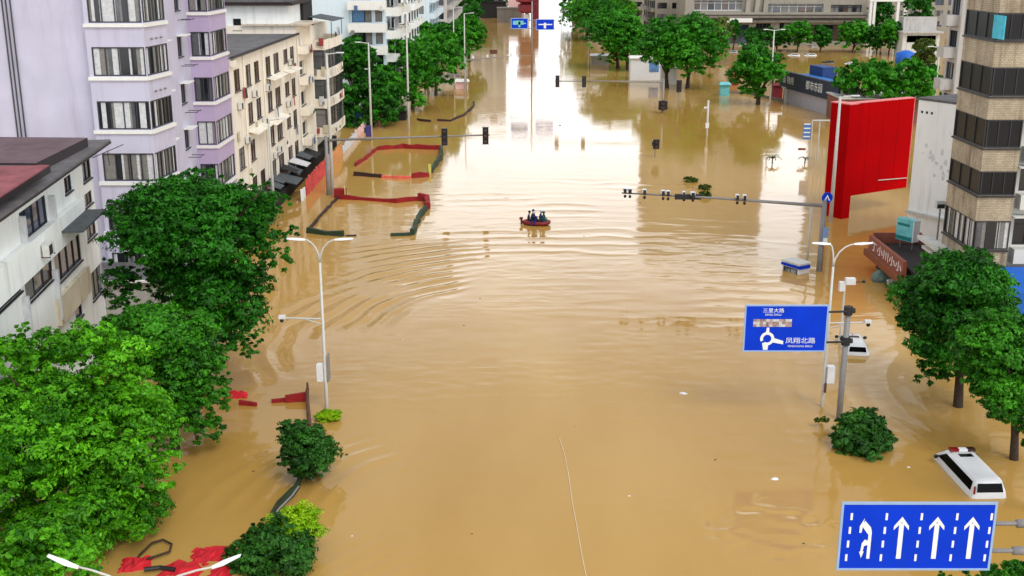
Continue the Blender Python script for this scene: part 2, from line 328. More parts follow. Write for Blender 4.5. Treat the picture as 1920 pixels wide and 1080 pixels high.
# ------------------------------------------------------------------ foliage
def crown(seed, ell, nclump, nleaf, leaf, clump=.32, droop=.0, up=.35, flat=1.):
    """leaf-sized faces scattered on clumps that fill the ellipsoids ell=[(c, r)...]; returns V, F, tint"""
    r_ = np.random.RandomState(seed); vols = np.array([e[1][0]*e[1][1]*e[1][2] for e in ell]); vols = vols**.75; vols /= vols.sum()
    C = []; RR = []
    for (c, r), w in zip(ell, vols):
        n = max(3, int(nclump*w)); d = r_.normal(size=(n, 3)); d /= np.linalg.norm(d, axis=1)[:, None]
        d[:, 2] = np.where((d[:, 2] < -.35) & (r_.rand(n) < .6), -d[:, 2], d[:, 2])
        rad = r_.uniform(.45, 1.0, n)**.6; P = np.array(c)+d*np.array(r)*rad[:, None]*(1-clump*.55); C.append(P)
        RR.append(r_.uniform(.4, 1.2, n)*clump*min(r[0], r[1], r[2]*1.2))
    C = np.concatenate(C); RR = np.concatenate(RR); nc = len(C)
    # second level: sprays of leaves on the skin of every clump, leaving dark gaps between them
    ns = max(4, int(nleaf/26)); w = RR**2; w /= w.sum(); si = r_.choice(nc, ns, p=w)
    d = r_.normal(size=(ns, 3)); d[:, 2] += .4; d /= np.linalg.norm(d, axis=1)[:, None]
    SC = C[si]+d*(RR[si]*r_.uniform(.6, 1.12, ns))[:, None]*np.array([1.15, 1.15, .8*flat]); SR = RR[si]*r_.uniform(.13, .34, ns)
    k_ = r_.randint(0, ns, nleaf); idx = si[k_]; e = r_.normal(size=(nleaf, 3)); e /= np.linalg.norm(e, axis=1)[:, None]
    rad = SR[k_]*(.35+.9*r_.rand(nleaf)); P = SC[k_]+e*rad[:, None]*np.array([1.25, 1.25, .6]); P[:, 2] -= droop*r_.rand(nleaf)**2*RR[idx]+.25*rad
    nrm = d[k_]*.5+e*.45+r_.normal(size=(nleaf, 3))*.42; nrm[:, 2] += up; nrm /= np.linalg.norm(nrm, axis=1)[:, None]
    t = np.cross(nrm, r_.normal(size=(nleaf, 3))); t /= np.linalg.norm(t, axis=1)[:, None]; b = np.cross(nrm, t)
    s = (leaf*r_.uniform(.45, 1.6, nleaf))[:, None]
    Vv = np.stack([P-t*s*.62, P-b*s*.3+nrm*s*.06, P+t*s*.62-nrm*s*.1, P+b*s*.3+nrm*s*.06], 1).reshape(-1, 3)
    Fv = np.arange(nleaf*4).reshape(-1, 4)
    ct = r_.rand(nc); sct = r_.rand(ns); tint = np.clip(.5*ct[idx]**1.2+.42*sct[k_]**1.5+.3*(r_.rand(nleaf)-.3), 0, 1)
    return Vv, Fv, np.repeat(tint, 4), C
def trunk_mb(base, top, r0, tips, seed, lean=.3):
    rr = random.Random(seed); mb = MB(); b = Vector(base); t = Vector(top); mid = b.lerp(t, .5)+Vector((rr.uniform(-lean, lean), rr.uniform(-lean, lean), 0))
    mb.tube([b, b.lerp(mid, .5), mid, t], [r0*1.25, r0, r0*.8, r0*.5], 8)
    for q in tips:
        q = Vector(q); st = mid.lerp(t, rr.uniform(0, .8)); m2 = st.lerp(q, .5)+Vector((0, 0, rr.uniform(.1, .6)))
        mb.tube([st, m2, q], [r0*.42, r0*.25, r0*.08], 6)
    return mb
def tree(name, label, cat, base, ell, nclump, nleaf, leaf, lm, seed, group=None, clump=.32, tr=.22, trunk=True, droop=.0, up=.35, flat=1.):
    if trunk: ell = [(c, tuple(v*1.1 for v in r)) for c, r in ell]
    root = thing(name, label, cat, (base[0], base[1], 0), 0, group); off = np.array([base[0], base[1], 0.])
    V, F, t, C = crown(seed, ell, nclump, nleaf, leaf, clump, droop, up, flat)
    npmesh('crown', V-off, F, [lm], False, t, root)
    if trunk:
        r_ = random.Random(seed); tips = r_.sample([tuple(c-off) for c in C], min(9, len(C)))
        zt = max(e[0][2] for e in ell)
        cx = sum(e[0][0] for e in ell)/len(ell)-base[0]; cy = sum(e[0][1] for e in ell)/len(ell)-base[1]
        trunk_mb((0, 0, -2), (cx*.6, cy*.6, zt*.7), tr, tips, seed).build('trunk', MC['bark'], root, True)
    return root
LG = leafmat('leaf_bright', S(10, 82, 2), S(118, 208, 28), .22)
LM = leafmat('leaf_mid', S(6, 60, 6), S(82, 170, 28), .2)
LD = leafmat('leaf_dark', S(6, 54, 2), S(56, 142, 22), .18)
LF = leafmat('leaf_far', S(10, 82, 4), S(82, 176, 30), .22)
LO = leafmat('leaf_olive', S(40, 66, 24), S(120, 135, 50), .15)
LL = leafmat('leaf_lime', S(110, 165, 5), S(175, 215, 15), .2)
LS = leafmat('leaf_shrub', S(8, 48, 6), S(64, 128, 36), .12)
# ================================================================== BUILDINGS, LEFT
mat('purple_wall', S(190, 188, 207), .75, .07, .5, streak=.4, dirt=S(150, 140, 165)); mat('purple_deep', S(176, 160, 192), .75, .05, .5, streak=.15, dirt=S(150, 140, 165))
mat('cream_wall', S(232, 224, 208), .85, .06, .6, streak=.42, dirt=S(128, 112, 92)); mat('roof_grey', S(96, 94, 96), .9, .3, .8, bump=.3, streak=.4)
mat('white_wall', S(232, 236, 234), .8, .05, .5, streak=.35, dirt=S(140, 138, 130)); mat('fascia_dark', S(44, 34, 36), .8)
mat('roof_brown', S(98, 78, 84), .85, .25, .9, bump=.3, streak=.3); mat('roof_red', S(138, 74, 80), .9, .3, .9, bump=.3, streak=.5, dirt=S(90, 66, 72))
mat('paleblue_wall', S(206, 222, 232), .8, .04, .4, streak=.25, dirt=S(170, 180, 185)); mat('stone_white', S(225, 225, 220), .7, .05)
mat('awning_grey', S(70, 76, 80), .8, .3, 2); mat('cloth_red', S(196, 70, 66), .8, .3, 2); mat('cloth_pink', S(220, 180, 178), .8, .25, 3)
mat('cloth_orange', S(205, 140, 84), .8, .25, 3); mat('shop_dark', S(20, 18, 18), .8); mat('beige_wall', S(200, 188, 170), .85, .06, .6, streak=.6, dirt=S(110, 98, 82))
# ---- purple apartment tower: two stepped bays
P = thing('apartment_tower', 'lilac apartment tower with stepped bays of dark framed windows, left of the cream block', 'building', (-24.4, 78, 0))
def loc(p): return Vector((p[0]+24.4, p[1]-78, p[2] if len(p) > 2 else 0))
FLR = 3.51; SILLS = [9.0-FLR*2, 9.0-FLR, 9.0, 12.55, 16.15, 19.65, 23.2, 26.7, 30.2, 33.7]; WH = 1.92
# plan of the outline (world): blank rear wall, bay one front, chamfer, recess, bay two
A0 = (-46., 78.9); A1 = (-28.6, 78.9); A2 = (-28.6, 78.); A3 = (-24.7, 78.); A4 = (-24.3, 81.9); A5 = (-25.5, 82.4); A6 = (-26.1, 93.7); A7 = (-24.4, 93.7); A8 = (-24.42, 99.3); A9 = (-30., 99.3)
ZT_ = 38.
wl = MB()
def seg(mb, a, b, hs, z0=-2., z1=ZT_, depth=.16):
    a = loc(a); b = loc(b); mb.frame(a, b-a); mb.holes((b-a).length, z0, z1, hs, depth); mb.T = Matrix.Identity(4)
def bay_h(a, b, i0, i1): l = (Vector(b)-Vector(a)).length; return [(i0, l-i1, s, s+WH) for s in SILLS]
seg(wl, A0, A1, []); seg(wl, A1, A2, []); seg(wl, A2, A3, bay_h(A2, A3, .3, .06)); seg(wl, A3, A4, bay_h(A3, A4, .06, .15)); seg(wl, A4, A5, [])
l56 = math.dist(A5, A6); H56 = [(x, x+w_, s+.25, s+1.75) for s in SILLS for x, w_ in ((1.6, .9), (7.3, 1.5))]
seg(wl, A5, A6, H56); seg(wl, A9, (-46., 99.3), [])
wl.frame((0, 0, 0), (1, 0)); wl.add([tuple(loc(p)+Vector((0, 0, ZT_))) for p in (A0, A1, A2, A3, A4, A5, A6, A7, A8, A9, (-46, 99.3))], [tuple(range(11))])
wl.build('wall', MC['purple_wall'], P)
w2 = MB(); seg(w2, A6, A7, bay_h(A6, A7, .15, .06)); seg(w2, A7, A8, bay_h(A7, A8, .06, .15)); seg(w2, A8, A9, [])
w2.build('bay_wall', MC['purple_deep'], P)
for s in SILLS:
    if s > 24 or s < 5: vis = s < 26
    for a, b, nm, i0, i1 in ((A2, A3, 4, .3, .06), (A3, A4, 6, .06, .15), (A6, A7, 2, .15, .06), (A7, A8, 5, .06, .15)):
        if s > 26: continue
        a_, b_ = loc(a), loc(b); window(P, a_, b_-a_, i0, (b_-a_).length-i1, s, s+WH, nm, depth=.07, style='curtain', sill=False, bar=.09)
    a_, b_ = loc(A5), loc(A6)
    if s < 26:
        for x, w_ in ((1.6, .9), (7.3, 1.5)): window(P, a_, b_-a_, x, x+w_, s+.25, s+1.75, 2, style='grey', sill=True)
# ledges under each window band
for s in SILLS:
    for pts in ([A2, A3, A4], [A6, A7, A8]):
        lg = MB()
        for i in range(len(pts)-1):
            a, b = loc(pts[i]), loc(pts[i+1]); lg.frame(a, b-a); L_ = (b-a).length; lg.box((-.06 if i == 0 else .0, -.14, s-.28), (L_+.02, -.003, s-.05))
        lg.build('ledge', MC['stone_white'], P)
    a, b = loc(A5), loc(A6)
    for x, w_ in ((1.6, .9), (7.3, 1.5)):
        lg = MB(); lg.frame(a, b-a); lg.box((x-.2, -.7, s+1.85), (x+w_+.2, -.003, s+1.93)); lg.build('window_hood', MC['stone_white'], P)
dp = MB()
a, b = loc(A5), loc(A6); dp.frame(a, b-a); dp.tube([(.35, -.12, -2), (.35, -.12, ZT_)], .09); dp.build('downpipe', MC['pole_dark'], P)
a, b = loc(A0), loc(A1)
for x in [PY(p_, 150, 78.9).x+46 for p_ in (22, 29, 37)]: dp = MB(); dp.frame(a, b-a); dp.tube([(x, -.1, 3), (x, -.1, ZT_)], .055); dp.build('downpipe', MC['pole_dark'], P)
for s in SILLS[2:8]:
    rk = MB(); a, b = loc(A5), loc(A6); rk.frame(a, b-a)
    rk.box((8.0, -1.0, s-.5), (8.06, -.003, s-.45)); rk.box((9.2, -1.0, s-.5), (9.26, -.003, s-.45)); rk.box((8.0, -1., s-.44), (9.26, -.96, s-.4))
    rk.build('drying_rack', MC['pole_dark'], P)
for s in SILLS[4:7]:
    for k in range(3): v = MB(); a, b = loc(A3), loc(A4); v.frame(a, b-a); v.tube([(1.0+k*.8, -.02, s-1.1), (1.0+k*.8, -.18, s-1.1)], .07); v.build('vent_pipe', MC['pole_grey'], P)
# ---- cream block in the middle
Xc = -24.4; y0c, y1c = 99.5, 130.7
C1 = thing('apartment_block', 'weathered cream apartment block with paired brown windows and a flat grey roof', 'building', (Xc, y0c, 0), R(90))
rows = []
cols = [(437, 448), (460, 469), (476, 485), (498, 507), (513, 523), (532, 540), (545, 552)]
def yl(px): return PX(px, 120, Xc).y-y0c
cx_ = [(yl(a), yl(b)) for a, b in cols]
rz = [(12.45, 14.35), (9.0, 10.9), (5.55, 7.45), (2.1, 4.0)]; hl = []
for i, (za, zb) in enumerate(rz):
    for j, (xa, xb) in enumerate(cx_):
        if (i, j) in ((1, 0), (2, 2)): continue
        zz = za+.0 if j not in (5,) else za+.5
        hl.append((xa, xb, zz, zb, i, j))
Lc = y1c-y0c
w = MB(); w.holes(Lc, -2, 15.4, [h[:4] for h in hl], .12)
w.quad((Lc, 0, -2), (Lc, 14, -2), (Lc, 14, 15.4), (Lc, 0, 15.4)); w.quad((0, 0, -2), (0, 0, 15.4), (0, 14, 15.4), (0, 14, -2)); w.quad((0, 14, -2), (0, 14, 15.4), (Lc, 14, 15.4), (Lc, 14, -2))
w.box((-.05, -.35, 14.75), (1.2, -.003, 15.3)); w.box((1.9, -.5, 11.5), (Lc-.4, -.003, 11.62)) if False else None
w.build('wall', MC['cream_wall'], C1)
r = MB(); r.box((0, -.35, 15.404), (Lc+.3, 14, 15.5)); r.mi = 1; r.box((0, -.36, 15.502), (Lc+.3, -.1, 15.62)); r.build('roof', [MC['roof_grey'], MC['fascia_dark']], C1)
for h in hl: window(C1, (0, 0, 0), (1, 0), *h[:4], 2 if h[1]-h[0] < 2.6 else 3, .07, 'brown', bar=.05, fm=mat('frame_brown', S(70, 56, 50), .6))
for i in range(14): clutter(C1, (0, 0, 0), (1, 0), 0, Lc-1, rz[i % 4][0]-.9, 1, 100+i, .02)
for k, (x, z) in enumerate([(cx_[1][1]-.2, 11.3), (cx_[3][0]-1.2, 11.2), (cx_[3][0]+1.0, 4.2), (cx_[5][0], 8.4), (cx_[2][1], 8.2), (cx_[0][1]+.2, 7.6), (cx_[6][0]-1.6, 12.6), (cx_[1][0]+.5, .6), (cx_[0][0]+.4, 10.9), (cx_[4][0]-.8, 4.5), (cx_[5][1]+.3, 1.6)]):
    ac_unit(C1, (0, 0, 0), (1, 0), x, z)
for x0, x1, z in ((cx_[1][0]-.3, cx_[2][1]+.6, 8.0+.1), (cx_[3][0]-.5, cx_[4][1]+.4, 7.75), (cx_[3][0]-.2, cx_[4][1]+.3, 12.1), (cx_[5][0]-.2, cx_[6][1]+.2, 11.9)):
    hd = MB(); hd.add([(x0, -.003, z+.25), (x1, -.003, z+.25), (x1, -.9, z), (x0, -.9, z), (x0, -.003, z+.3), (x1, -.003, z+.3), (x1, -.9, z+.05), (x0, -.9, z+.05)], [(0, 1, 2, 3), (7, 6, 5, 4), (3, 2, 6, 7), (0, 3, 7, 4), (1, 5, 6, 2)]); hd.build('hood', MC['cream_wall'], C1)
for x in (cx_[0][1]+1.2, cx_[2][1]+1.5): dpp = MB(); dpp.tube([(x, -.1, -1), (x, -.1, 15.3)], .07); dpp.build('downpipe', MC['cream_wall'], C1)
# ---- wing with balconies
C2 = thing('balcony_block', 'cream wing with rounded balconies and clutter, far end of the cream block', 'building', (Xc, 130.9, 0), R(90))
Lw = 22.
w = MB(); fz = [13.3, 9.85, 6.4, 2.95]           # balcony floor tops
hs = [(1.0, 3.9, z+.9, z+2.5) for z in fz[1:]]+[(5.2, 6.6, z+.2, z+2.4) for z in fz]+[(1.2, 1.9, 14.0, 15.4)]
w.holes(7.2, -2, 16.4, hs, .5); w.quad((0, 0, 15.4), (0, 0, 16.4), (0, 10, 16.4), (0, 10, 15.4))
w.box((4.2, -.9, -2), (5.0, -.003, 16.6)); w.quad((0, 0, 16.4), (7.2, 0, 16.4), (7.2, 10, 16.4), (0, 10, 16.4))
w.quad((7.2, 0, -2), (Lw, 0, -2), (Lw, 0, 15.8), (7.2, 0, 15.8)); w.quad((7.2, 0, 15.8), (Lw, 0, 15.8), (Lw, 10, 15.8), (7.2, 10, 15.8)); w.quad((Lw, 0, -2), (Lw, 10, -2), (Lw, 10, 15.8), (Lw, 0, 15.8))
w.quad((7.2, 0, 15.8), (7.2, 10, 15.8), (7.2, 10, 16.4), (7.2, 0, 16.4)); w.quad((0, 10, -2), (0, 10, 16.4), (Lw, 10, 15.8), (Lw, 10, -2))
w.build('wall', MC['cream_wall'], C2)
rf = MB(); rf.box((-.4, -1.3, 16.404), (7.0, 6, 16.6)); rf.build('roof', MC['beige_wall'], C2)
rf = MB(); rf.box((7.3, .4, 15.81), (13.5, 3.4, 19.8)); rf.mi = 1; rf.box((7.0, .1, 19.804), (14, 3.7, 20.1)); rf.build('rooftop_box', [MC['shop_dark'], MC['roof_grey']], C2)  # shade of an open roof recess painted as a solid black box
bp = [(7.4, 0), (7.4, -1.9), (13.2, -2.4), (18.2, -2.4), (19.2, -1.2), (19.2, 0)]
for z in fz:
    b = MB(); inn = [(7.55, 0), (7.55, -1.76), (13.15, -2.25), (18.1, -2.25), (19.05, -1.15), (19.05, 0)]
    b.prism(bp[::-1], z-.15, z); 
    for i in range(len(bp)-1):
        p, q, p2, q2 = bp[i], bp[i+1], inn[i], inn[i+1]
        b.add([(p[0], p[1], z+.002), (q[0], q[1], z+.002), (q2[0], q2[1], z+.002), (p2[0], p2[1], z+.002), (p[0], p[1], z+1.0), (q[0], q[1], z+1.0), (q2[0], q2[1], z+1.0), (p2[0], p2[1], z+1.0)], [(0, 1, 5, 4), (2, 3, 7, 6), (4, 5, 6, 7)])
    b.build('balcony', MC['cream_wall'], C2)
    b = MB(); b.prism([(.6, 0), (4.0, 0), (4.0, -.9), (.6, -.9)][::-1], z-.1, z+.75); b.build('balcony', MC['cream_wall'], C2)
for i, z in enumerate(fz):                             # enclosed balconies glazing
    if i == 0: continue
    for k in range(2, 4):
        p, q = Vector(bp[k-1]), Vector(bp[k]); p = (p[0], p[1]+.1, 0); q = (q[0], q[1]+.1, 0)
        window(C2, p, (q[0]-p[0], q[1]-p[1]), .1, math.dist(p, q)-.1, z+1.02, z+3.2, 4, .05, ['plain', 'grey', 'plain', 'grey'][i], False)
    window(C2, (7.5, -.1, 0), (0, -1), .1, 1.6, z+1.02, z+3.2, 1, .0, 'grey', False)
for h in hs[:3]: window(C2, (0, 0, 0), (1, 0), *h, 3, .3, 'grey')
for h in hs[3:7]: window(C2, (0, 0, 0), (1, 0), *h, 1, .3, 'dark')
cn = MB(); cn.add([(10.5, -2.6, 16.3), (19.5, -2.6, 16.2), (19.5, .4, 16.7), (10.5, .4, 16.8), (10.5, -2.6, 16.36), (19.5, -2.6, 16.26), (19.5, .4, 16.76), (10.5, .4, 16.86)], [(0, 1, 2, 3), (7, 6, 5, 4), (0, 4, 5, 1), (1, 5, 6, 2), (0, 3, 7, 4)])
for x in (10.8, 19.2): cn.box((x, -2.3, 14.3), (x+.08, -2.22, 16.3))
cn.build('canopy', MC['awning_grey'], C2)
for i, z in enumerate(fz): clutter(C2, (0, 0, 0), (1, 0), 1, 4, z-.1, 3, i, .9); clutter(C2, (7.4, 0, 0), (0, -1), .1, 1.4, z+.3, 2, 20+i); clutter(C2, (0, 0, 0), (1, 0), 9, 17, z+1.1 if i == 0 else z+.2, 5, 40+i, 2.35)
for z in (9.9, 6.4): ac_unit(C2, (0, 0, 0), (1, 0), 5.6, z-.6)
# ---- street-level shops: awnings and red banners on a lean-to in front of cream blocks
SH = thing('shop_row', 'low shop row with torn grey awnings and red banners at the cream block foot', 'shop', (Xc+.02, 99.5, 0), R(90))
b = MB(); b.box((0, -1.1, -2), (50, -.02, 1.3)); b.build('shopfront', MC['shop_dark'], SH)
rr = random.Random(5); x = 0
while x < 30:
    L_ = rr.uniform(2, 4); z = 1.6+rr.uniform(-.2, .5); d = rr.uniform(1.4, 2.4)
    b = MB(); b.add([(x, -.05, z+.6), (x+L_, -.05, z+.6), (x+L_-.1, -d, z), (x+.1, -d, z+rr.uniform(-.2, .2)), (x, -.05, z+.66), (x+L_, -.05, z+.66), (x+L_-.1, -d, z+.06), (x+.1, -d, z+.1)], [(0, 3, 2, 1), (4, 5, 6, 7), (3, 7, 6, 2), (0, 4, 7, 3), (1, 2, 6, 5)])
    b.build('awning', rr.choice([MC['awning_grey'], MC['awning_grey'], MC['frame_white'], MC['shop_dark']]), SH); x += L_*.93
segs = [(14.0, 16.5, 'white_box', 1.2), (17, 29.5, 'cloth_red', 1.7), (29.7, 33.5, 'cloth_pink', 1.9), (33.7, 43, 'cloth_orange', 1.5), (43.2, 56, 'frame_white', 1.1), (56.2, 66, 'cloth_pink', 1.0)]
for a, b_, mm, h in segs:
    b = MB(); n = int((b_-a)/.5); T0 = [(a+(b_-a)*i/n, -2.9+.12*math.sin(i*1.9)) for i in range(n+1)]
    for i in range(n):
        p, q = T0[i], T0[i+1]; ha = h+rr.uniform(-.15, .15)
        b.add([(p[0], p[1], -.5), (q[0], q[1], -.5), (q[0], q[1]+.04, ha), (p[0], p[1]+.04, ha), (p[0], p[1]+.06, -.5), (q[0], q[1]+.06, -.5), (q[0], q[1]+.08, ha), (p[0], p[1]+.08, ha)], [(0, 1, 2, 3), (7, 6, 5, 4), (3, 2, 6, 7), (0, 3, 7, 4), (1, 5, 6, 2)])
    b.build('banner', MC[mm], SH)
# ---- white rooftop house behind the cream roof
B = thing('rooftop_house', 'white plastered house with one small square window, standing behind the cream roof', 'building', (-46, 131, 0))
a = PY(437, 45, 131); z0, z1 = PY(445, 57, 131).z, PY(445, 35, 131).z; xa, xb = a.x+46, PY(452, 45, 131).x+46; xd0, xd1 = PY(541, 30, 131).x+46, PY(573, 30, 131).x+46
zt = PY(500, 10, 131).z; W_ = xd0
w = MB(); w.holes(W_, -2, zt, [(xa, xb, z0, z1)], .3); w.quad((W_, 0, -2), (W_, 11, -2), (W_, 11, zt), (W_, 0, zt)); w.build('wall', MC['white_wall'], B)
window(B, (0, 0, 0), (1, 0), xa, xb, z0, z1, 1, .2, 'dark')
r = MB(); r.box((-.5, -.8, zt+.004), (W_+.6, 12, zt+.35)); r.mi = 1; r.box((-.5, -.9, zt+.36), (W_+.3, 12, zt+.6)); r.box((2, 2, zt+.6), (W_-6, 12, zt+3.5)); r.build('roof', [MC['fascia_dark'], MC['roof_grey']], B)
# ---- pale blue block and its neighbours further down the street
def simple_block(name, label, Y, px0, px1, ztop, depth, wm, rowsz, wins, rot=0, side=None, group=None, z_clip=None):
    pass
B = thing('pale_block', 'pale blue apartment block with white balconies and blue curtained window', 'building', (PY(560, 60, 180).x, 180, 0))
ox = PY(560, 60, 180).x; x_ = lambda px: PY(px, 60, 180).x-ox; z_ = lambda py: PY(680, py, 180).z
W_ = x_(655); W2 = x_(721)
w = MB(); w.quad((0, 0, -2), (W_, 0, -2), (W_, 0, 34), (0, 0, 34)); hs = []
for k, zt in enumerate((z_(-25), z_(17), z_(59), z_(101))):
    hs.append((x_(660)-W_+.0, x_(697)-W_, zt-2.0, zt)); hs.append((x_(704)-W_, x_(717)-W_, zt-1.9, zt))
w.frame((W_, .4, 0), (1, 0)); w.holes(W2-W_, -2, 34, hs, .25); w.T = Matrix.Identity(4)
w.quad((W2, .4, -2), (W2, 22, -2), (W2, 22, 34), (W2, .4, 34)); w.quad((W_, 0, -2), (W_, .4, -2), (W_, .4, 34), (W_, 0, 34)); w.build('wall', MC['paleblue_wall'], B)
for i, h in enumerate(hs): window(B, (W_, .4, 0), (1, 0), *h, 3 if i % 2 == 0 else 1, .12, 'grey' if i != 2 else 'plain', False)
cb = MB(); h = hs[2]; cb.frame((W_, .4, 0), (1, 0)); cb.box((h[0]+.1, .02, h[2]+.1), (h[0]+1.9, .06, h[3]-.1)); cb.build('curtain', mat('blue_cloth', S(84, 128, 170), .8, .2, 3), B)
for zt in (z_(-25), z_(17), z_(59), z_(101)):
    b = MB(); b.box((W_-.0, -1.6, zt-3.4), (W2+.4, .39, zt-3.25)); b.box((W_, -1.6, zt-3.24), (W2+.4, -1.48, zt-2.05)); b.box((W2+.28, -1.47, zt-3.24), (W2+.4, .39, zt-2.05)); b.box((W_, -1.47, zt-3.24), (W_+.12, -.01, zt-2.05)); b.build('balcony', MC['stone_white'], B)
# street side of the pale block: bays receding along the road
for k, (ya, yb, xo) in enumerate(((3, 9, 1.2), (10, 16, .6), (17, 21.5, 1.4))):
    for zt in (18, 14.5, 11, 7.5, 21.5):
        b = MB(); b.box((W2, ya, zt-3.2), (W2+xo+.8, yb, zt-1.9)); b.build('balcony', MC['stone_white'] if k != 1 else MC['beige_wall'], B)
        window(B, (W2+xo, ya+.1, 0), (0, 1), .2, yb-ya-.3, zt-1.9, zt-.2, 4, .0, 'grey' if k else 'dark', False, MC['frame_white'])
for k, zt in enumerate((18, 14.5, 11, 7.5)): clutter(B, (W2+1.9, 0, 0), (0, 1), 3, 21, zt-1.9, 6, 60+k); clutter(B, (W_, -1.6, 0), (1, 0), .3, W2-W_, zt-2.2, 2, 70+k)
def row_block(label, px0, px1, py, Y, top, dep, wm, nb, seed, fh=3.3):
    a = PY(px0, py, Y); b_ = PY(px1, py, Y); W_ = b_.x-a.x; B = thing('apartment_block', label, 'building', (a.x, Y, 0)); r_ = random.Random(seed)
    zs_ = [1.2+fh*k for k in range(int(top/fh))]; n = max(1, int(W_/4)); hs = [(W_*(i+.15)/n, W_*(i+.8)/n, z+.9, z+2.6) for z in zs_ for i in range(n)]
    w = MB(); w.holes(W_, -2, top, hs, .3); m_ = max(1, int(dep/5)); h2 = [(dep*(i+.15)/m_, dep*(i+.8)/m_, z+.9, z+2.6) for z in zs_ for i in range(m_)]
    if nb > 0: w.frame((W_, 0, 0), (0, 1)); w.holes(dep, -2, top, h2, .3); w.T = Matrix.Identity(4)
    else: w.frame((0, dep, 0), (0, -1)); w.holes(dep, -2, top, h2, .3); w.T = Matrix.Identity(4)
    w.quad((0, 0, top), (W_, 0, top), (W_, dep, top), (0, dep, top)); w.build('wall', MC[wm], B)
    for h in hs:
        if h[2] < 20: window(B, (0, 0, 0), (1, 0), *h, 3, .15, r_.choice(['plain', 'dark', 'grey']), False)
    for h in h2:
        if h[2] < 20: window(B, *(((W_, 0, 0), (0, 1)) if nb > 0 else ((0, dep, 0), (0, -1))), *h, 3, .15, r_.choice(['plain', 'dark', 'grey']), False)
    for z in zs_:
        b = MB()
        if z > 20: continue
        if nb > 0: b.box((W_+.003, .6, z-.1), (W_+1.2, dep-.6, z+.95))
        else: b.box((-1.2, .6, z-.1), (-.003, dep-.6, z+.95))
        b.build('balcony', MC[wm], B)
    for z in zs_:
        if z < 20 and dep > 6: clutter(B, *(((W_+1.2, 0, 0), (0, 1)) if nb > 0 else ((-1.2, dep, 0), (0, -1))), 1, dep-2, z+.9, 3, int(z*10)+seed)
    pr = MB(); pr.box((-.3, -.3, top+.003), (W_+.3, 0, top+.9)); pr.box((-.3, dep, top+.003), (W_+.3, dep+.3, top+.9)); pr.build('parapet', MC[wm], B)
    return B
mat('grey_wall', S(178, 176, 172), .85, .08, .6, streak=.6, dirt=S(90, 84, 78))
row_block('pale grey block with cluttered balconies just past the pale blue block', 700, 765, 20, 214, 26, 24, 'white_wall', 1, 3)
row_block('white apartment block half hidden behind the pale grey cluttered block', 752, 805, 15, 248, 30, 30, 'paleblue_wall', 1, 4)
row_block('dull grey block standing farthest along the left kerb behind the tree row', 775, 838, 10, 290, 22, 60, 'grey_wall', 1, 5)
# ---- white house with brown roof, bottom left
pf, pn = G(207, 262, 13.3), G(0, 407, 13.3); u = Vector((pf.x-pn.x, pf.y-pn.y, 0)).normalized(); nrm = Vector((u.y, -u.x, 0))
org = Vector((pn.x, pn.y, 0))-nrm*1.1-u*16; Lh = (Vector((pf.x, pf.y, 0))-Vector((pn.x, pn.y, 0))).length+16-.8
WHs = thing('terrace_house', 'white four storey house with brown and red tin roof layers in the lower left', 'building', org, math.atan2(u.y, u.x))
def fx(px, py):                                   # facade hit of a pixel -> (along, z) in house space
    d = ray(px, py); n_ = Vector((nrm.x, nrm.y, 0)); t = ((org-CP).dot(n_))/d.dot(n_); p = CP+d*t-org; return p.dot(u), p.z
def fr(px0, px1, pyt, pyb):                       # window rectangle from its pixels (top at left edge, bottom at left edge)
    xa, zt = fx(px0, pyt); _, zb = fx(px0, pyb); xb, _ = fx(px1, pyt); return (xa, xb, zb, zt)
wins = [fr(35, 88, 400, 462), fr(119, 133, 335, 368), fr(152, 168, 300, 347), fr(160, 178, 412, 458), fr(100, 152, 474, 542), fr(44, 100, 517, 578), fr(158, 172, 366, 392), fr(169, 192, 515, 572), fr(138, 152, 560, 610), fr(-60, 42, 560, 640)]
hs = [w_ for w_ in wins]
try:
    w = MB(); w.holes(Lh, -2, 13.0, hs, .14)
except Exception as e: print('holes', e)
w.quad((Lh, 0, -2), (Lh, 9, -2), (Lh, 9, 13), (Lh, 0, 13)); w.build('wall', MC['white_wall'], WHs)
for i, h in enumerate(hs): window(WHs, (0, 0, 0), (1, 0), *h, [4, 2, 2, 2, 4, 3, 2, 3, 1, 4][i], .08, ['blue', 'dark', 'dark', 'plain', 'dark', 'plain', 'plain', 'plain', 'dark', 'blue'][i])
# projecting white balcony band with posts
x0, zt = fx(0, 545); bnd = MB(); xe, ze = fx(150, 437)
zb1 = fx(100, 474)[1]; bnd.box((0, -.4, zb1+.12), (xe, -.003, zb1+1.75)); bnd.build('balcony', MC['white_wall'], WHs)
zb2 = zb1-2.3; b = MB(); b.box((fx(100, 540)[0], -.25, zb2-1.5), (xe+.4, -.003, zb2-.02)); b.build('balcony', mat('stained_wall', S(205, 196, 174), .85, .1, 1, streak=.7, dirt=S(120, 98, 70)), WHs)
for px, py in ((35, 410), (91, 370), (42, 560), (98, 510)): ps = MB(); x, z = fx(px, py); ps.box((x-.13, -.3, z-2.6), (x+.13, -.004, z+.1)); ps.build('post', MC['frame_white'], WHs)
rf = MB(); rf.box((-.5, -1.1, 13.2), (Lh+.8, 9.5, 13.32)); rf.mi = 1; rf.box((-.5, -1.14, 13.1), (Lh+.8, -.98, 13.19)); rf.build('roof', [MC['roof_grey'], MC['fascia_dark']], WHs)
def lp(px, py, z): p = G(px, py, z)-org; return (p.dot(u), -p.dot(nrm))
